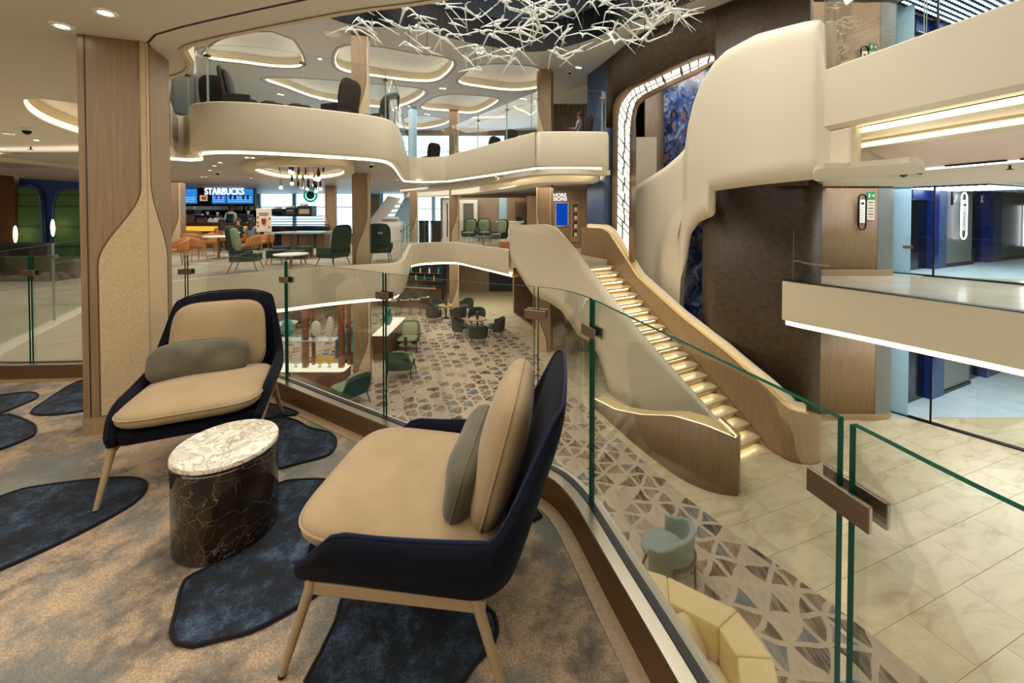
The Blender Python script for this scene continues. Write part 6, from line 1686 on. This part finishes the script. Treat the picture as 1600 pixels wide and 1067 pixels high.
# ---------------------------------------------------------------- upper deck furniture
mat('dark_brown_fabric', '#231a14', 0.85)
uc = wing_chair('high backed dark swivel chair facing the gallery on the upper bay', (-6.0, 8.85, 3.5), -1.2, 'dark_brown_fabric', 'dark_brown_fabric', 'dark chairs on the upper bay')
copyto(uc, (-6.95, 9.55, 3.5), 0.3, 'dark chair with square back behind the upper bay railing')
copyto(uc, (-4.15, 9.6, 3.5), 1.25, 'dark chair turned to the column on the upper bay')
copyto(uc, (-3.4, 10.3, 3.5), 2.6, 'dark chair beside the curved end of the upper bay railing')
for x, y, l in ((-5.35, 8.9, 'dark low table beside the high backed swivel chair'), (-4.85, 9.1, 'dark low table in the middle of the upper bay')):
    t = thing('low_table', l, 'table', (x, y, 3.5))
    MB().lathe([(0, 0.40), (0.23, 0.40), (0.25, 0.43), (0.23, 0.46), (0, 0.46)], 24).build('table_top', 'walnut', t); MB().lathe([(0.2, 0), (0.05, 0.04), (0.05, 0.4)], 14).build('pedestal', 'dark_metal', t)
g1 = D(905, 200, 13.2)
person('guest sitting in a chair behind the upper gallery railing', (g1.x, 13.2, 3.55), 1.2, True, 'shirt_grey', 'skin_dark', 'short')
copyto(uc, (g1.x + 0.05, 13.2, 3.5), 1.2, 'dark chair of the guest on the upper gallery')
for px, Yq in ((790, 15.5), (765, 17.0), (672, 18.5)):
    q = D(px, 225, Yq); copyto(uc, (q.x, Yq, 3.5), 0.8, {790: 'dark chair behind the middle of the upper gallery railing', 765: 'dark chair further along the upper gallery near the windows', 672: 'dark chair before the bright upper windows'}[px])
q = D(645, 225, 19.5)
wcyl = thing('round_pillar', 'round white pillar before the bright upper windows', 'column', (q.x, 19.5, 3.5)); wcyl['kind'] = 'structure'
MB().lathe([(0.2, 0), (0.2, 3.1)], 20).build('shaft', 'pale_blue', wcyl); MB().lathe([(0.24, 0), (0.24, 0.1), (0.2, 0.12)], 20).build('base', 'white', wcyl)
# ---------------------------------------------------------------- glass bird sculpture
def bird_mesh(seed):
    r = random.Random(seed); m = MB()
    m.tube([(0, 0.10, 0.01), (0, 0.05, 0.0), (0, 0.0, -0.005), (0, -0.06, -0.02), (0, -0.16, -0.06), (0, -0.30, -0.13)], [0.003, 0.014, 0.024, 0.018, 0.010, 0.003], 8)
    for s in (-1, 1):
        b = r.uniform(0.75, 1.15)
        m.tube([(0, 0.0, 0.0), (s * 0.045, 0.015, 0.03 * b), (s * 0.09, 0.015, 0.03 * b), (s * 0.24, -0.02, -0.03 * b), (s * 0.42, -0.07, -0.11 * b)], [0.020, 0.016, 0.012, 0.008, 0.003], 7)
    return m
BL = [(530, 40), (560, 52), (600, 62), (650, 80), (690, 100), (740, 108), (790, 104), (830, 100), (870, 90), (920, 84), (960, 72), (1010, 58), (1060, 38), (1075, 20)]
protos = []
rb = random.Random(11)
GRP = 'hanging glass birds over the atrium'
pos = []
tries = 0
while len(pos) < 100 and tries < 9000:
    tries += 1
    px = rb.uniform(532, 1072); low = interp(BL, px); py = rb.uniform(-45, low)
    if py < 0 and rb.random() < 0.4: continue
    edge = min(1, (low - py) / 60)
    Y = rb.uniform(4.9, 8.8) if edge > 0.3 else rb.uniform(6.8, 8.8)
    if px < 640: Y = max(Y, 7.2)
    p = D(px, py, Y)
    if p.z > 6.7 or p.z < 4.3: continue
    if any((p - q).length < 0.42 or (p.xy - q.xy).length < 0.2 for q in pos): continue
    pos.append(p)
words = {0: 'clear glass bird with spread wings hanging among the flock over the atrium'}
def bird_label(p):
    x, y = PX(p)
    low = interp(BL, x)
    if low - y < 22:
        return 'clear glass bird hanging at the lower fringe of the flock'
    return words[0]
for k, p in enumerate(pos):
    t = thing('glass_bird', bird_label(p), 'glass bird', p, 0, GRP if 'among' in bird_label(p) else 'glass birds at the lower fringe of the flock')
    if k < 6:
        protos.append(bird_mesh(k).build('bird_body', 'crystal', t))
    else:
        o = bpy.data.objects.new('bird_body', protos[k % 6].data); COL.objects.link(o); o.parent = t
    b = [c for c in t.children][0]
    s = rb.uniform(1.05, 1.4); b.scale = (s, s, s)
    b.rotation_euler = (rb.uniform(-0.35, 0.5) if rb.random() < 0.62 else rb.uniform(2.8, 3.4), rb.uniform(-0.22, 0.22), rb.uniform(0, 6.28))
    MB().tube([(0, 0, 0.0), (0, 0, Z3 + 1.88 - p.z)], 0.006, 5).build('rod', 'dark_metal', t)
# ---------------------------------------------------------------- downlights, detectors and cameras
dl = None
def downlight(px, py, z, label, r=0.045):
    p = P(px, py, z)
    global dl
    if dl is None:
        dl = thing('downlight', '', 'downlight', p)
        MB().lathe([(0.036, -0.004), (0.05, -0.008), (0.056, 0.0)], 16).build('trim_ring', 'white', dl)
        MB().lathe([(0, -0.003), (0.036, -0.003)], 16).build('lens', 'lamp', dl); t = dl
    else: t = copy_tree(dl)
    t.location = p; t['label'] = label[0]; t['group'] = label[1]; t.scale = (r / 0.045,) * 3
N_ = ('small round downlight in the ceiling over the seating corner', 'downlights over the seating corner')
for x, y in ((97, 41), (165, 20), (57, 219), (4, 232), (82, 247.5), (86, 247.5)): downlight(x, y, 2.749, N_)
S_ = ('small round downlight in the grey soffit of the coffee bar', 'downlights of the coffee bar soffit')
for x, y in ((386, 246), (395, 246.3), (510, 251.5), (517, 252), (344, 254), (335, 259), (328, 266), (316, 276), (322, 276.5), (392, 278), (620, 281), (655, 285)): downlight(x, y, 2.629, S_, 0.05)
R_ = ('small round downlight in the soffit over reception', 'downlights of the reception soffit')
for x, y in ((665, 289), (740, 283), (775, 276), (808, 270), (700, 291)): downlight(x, y, 2.629, R_, 0.06)
U_ = ('small round downlight in the upper deck ceiling', 'downlights of the upper deck ceiling')
for x, y in ((689, 138), (694.5, 138.2), (747, 82), (752, 83), (816, 154), (821, 155), (639, 166), (665, 178), (670, 179), (500, 92), (501, 155), (436, 147), (441, 148), (902, 105), (906, 106), (740, 184), (862, 164)): downlight(x, y, Z3 - 0.003, U_, 0.07)
L_ = ('small round downlight in the middle lobby ceiling', 'downlights of the middle lobby')
for x, y in ((1404, 257), (1418, 256)): downlight(x, y, 2.14, L_, 0.06)
def dome(px, py, z, label, r=0.07, m='dark_metal'):
    p = P(px, py, z); t = thing('ceiling_camera', label, 'camera', p)
    MB().lathe([(r, 0.0), (r, -0.03), (r * 0.8, -0.04)], 16).build('housing', 'white', t); MB().lathe([(r * 0.75, -0.04), (r * 0.55, -0.08), (0, -0.10)], 14).build('dome', m, t)
dome(42, 200, 2.75, 'white dome camera on the ceiling beside the lit oval recess')
dome(340, 268, 2.63, 'dome camera under the coffee bar soffit by the menu screens')
dome(580, 256, 2.63, 'dome camera under the end of the coffee bar soffit')
dome(870, 281, 2.63, 'dome camera under the soffit beside the flared column')
dome(890, 112, Z3, 'dome camera on the upper ceiling beside the dark wall')
dome(1412, 267, 2.15, 'dome camera under the middle lobby ceiling')
t = thing('smoke_detector', 'flat white smoke detector on the ceiling at the far left', 'detector', P(14, 206, 2.75))
MB().lathe([(0, -0.05), (0.05, -0.05), (0.07, -0.02), (0.07, 0)], 16).build('body', 'white', t); MB().lathe([(0, -0.062), (0.025, -0.06), (0.03, -0.05)], 12).build('sensor', 'paper', t)
for x, y, z, l in ((48, 229, 2.75, 'small black sprinkler on the ceiling over the alcove'), (1437, 266, 2.15, 'small black sprinkler under the middle lobby ceiling'), (1578, 258, 2.15, 'small black sprinkler near the lift front')):
    t = thing('sprinkler', l, 'sprinkler', P(x, y, z)); MB().lathe([(0, 0), (0.012, 0), (0.012, -0.05), (0, -0.05)], 8).build('stem', 'black', t); MB().lathe([(0, -0.05), (0.035, -0.05), (0.03, -0.06), (0, -0.06)], 10).build('deflector', 'black', t)
t = thing('ceiling_speaker', 'round white speaker in the upper ceiling beside the column head', 'speaker', P(519, 53, Z3)); MB().lathe([(0, -0.006), (0.2, -0.006), (0.22, 0)], 24).build('grille', 'white', t); MB().lathe([(0.22, -0.004), (0.25, 0.0)], 24).build('rim', 'ceiling_grey', t)
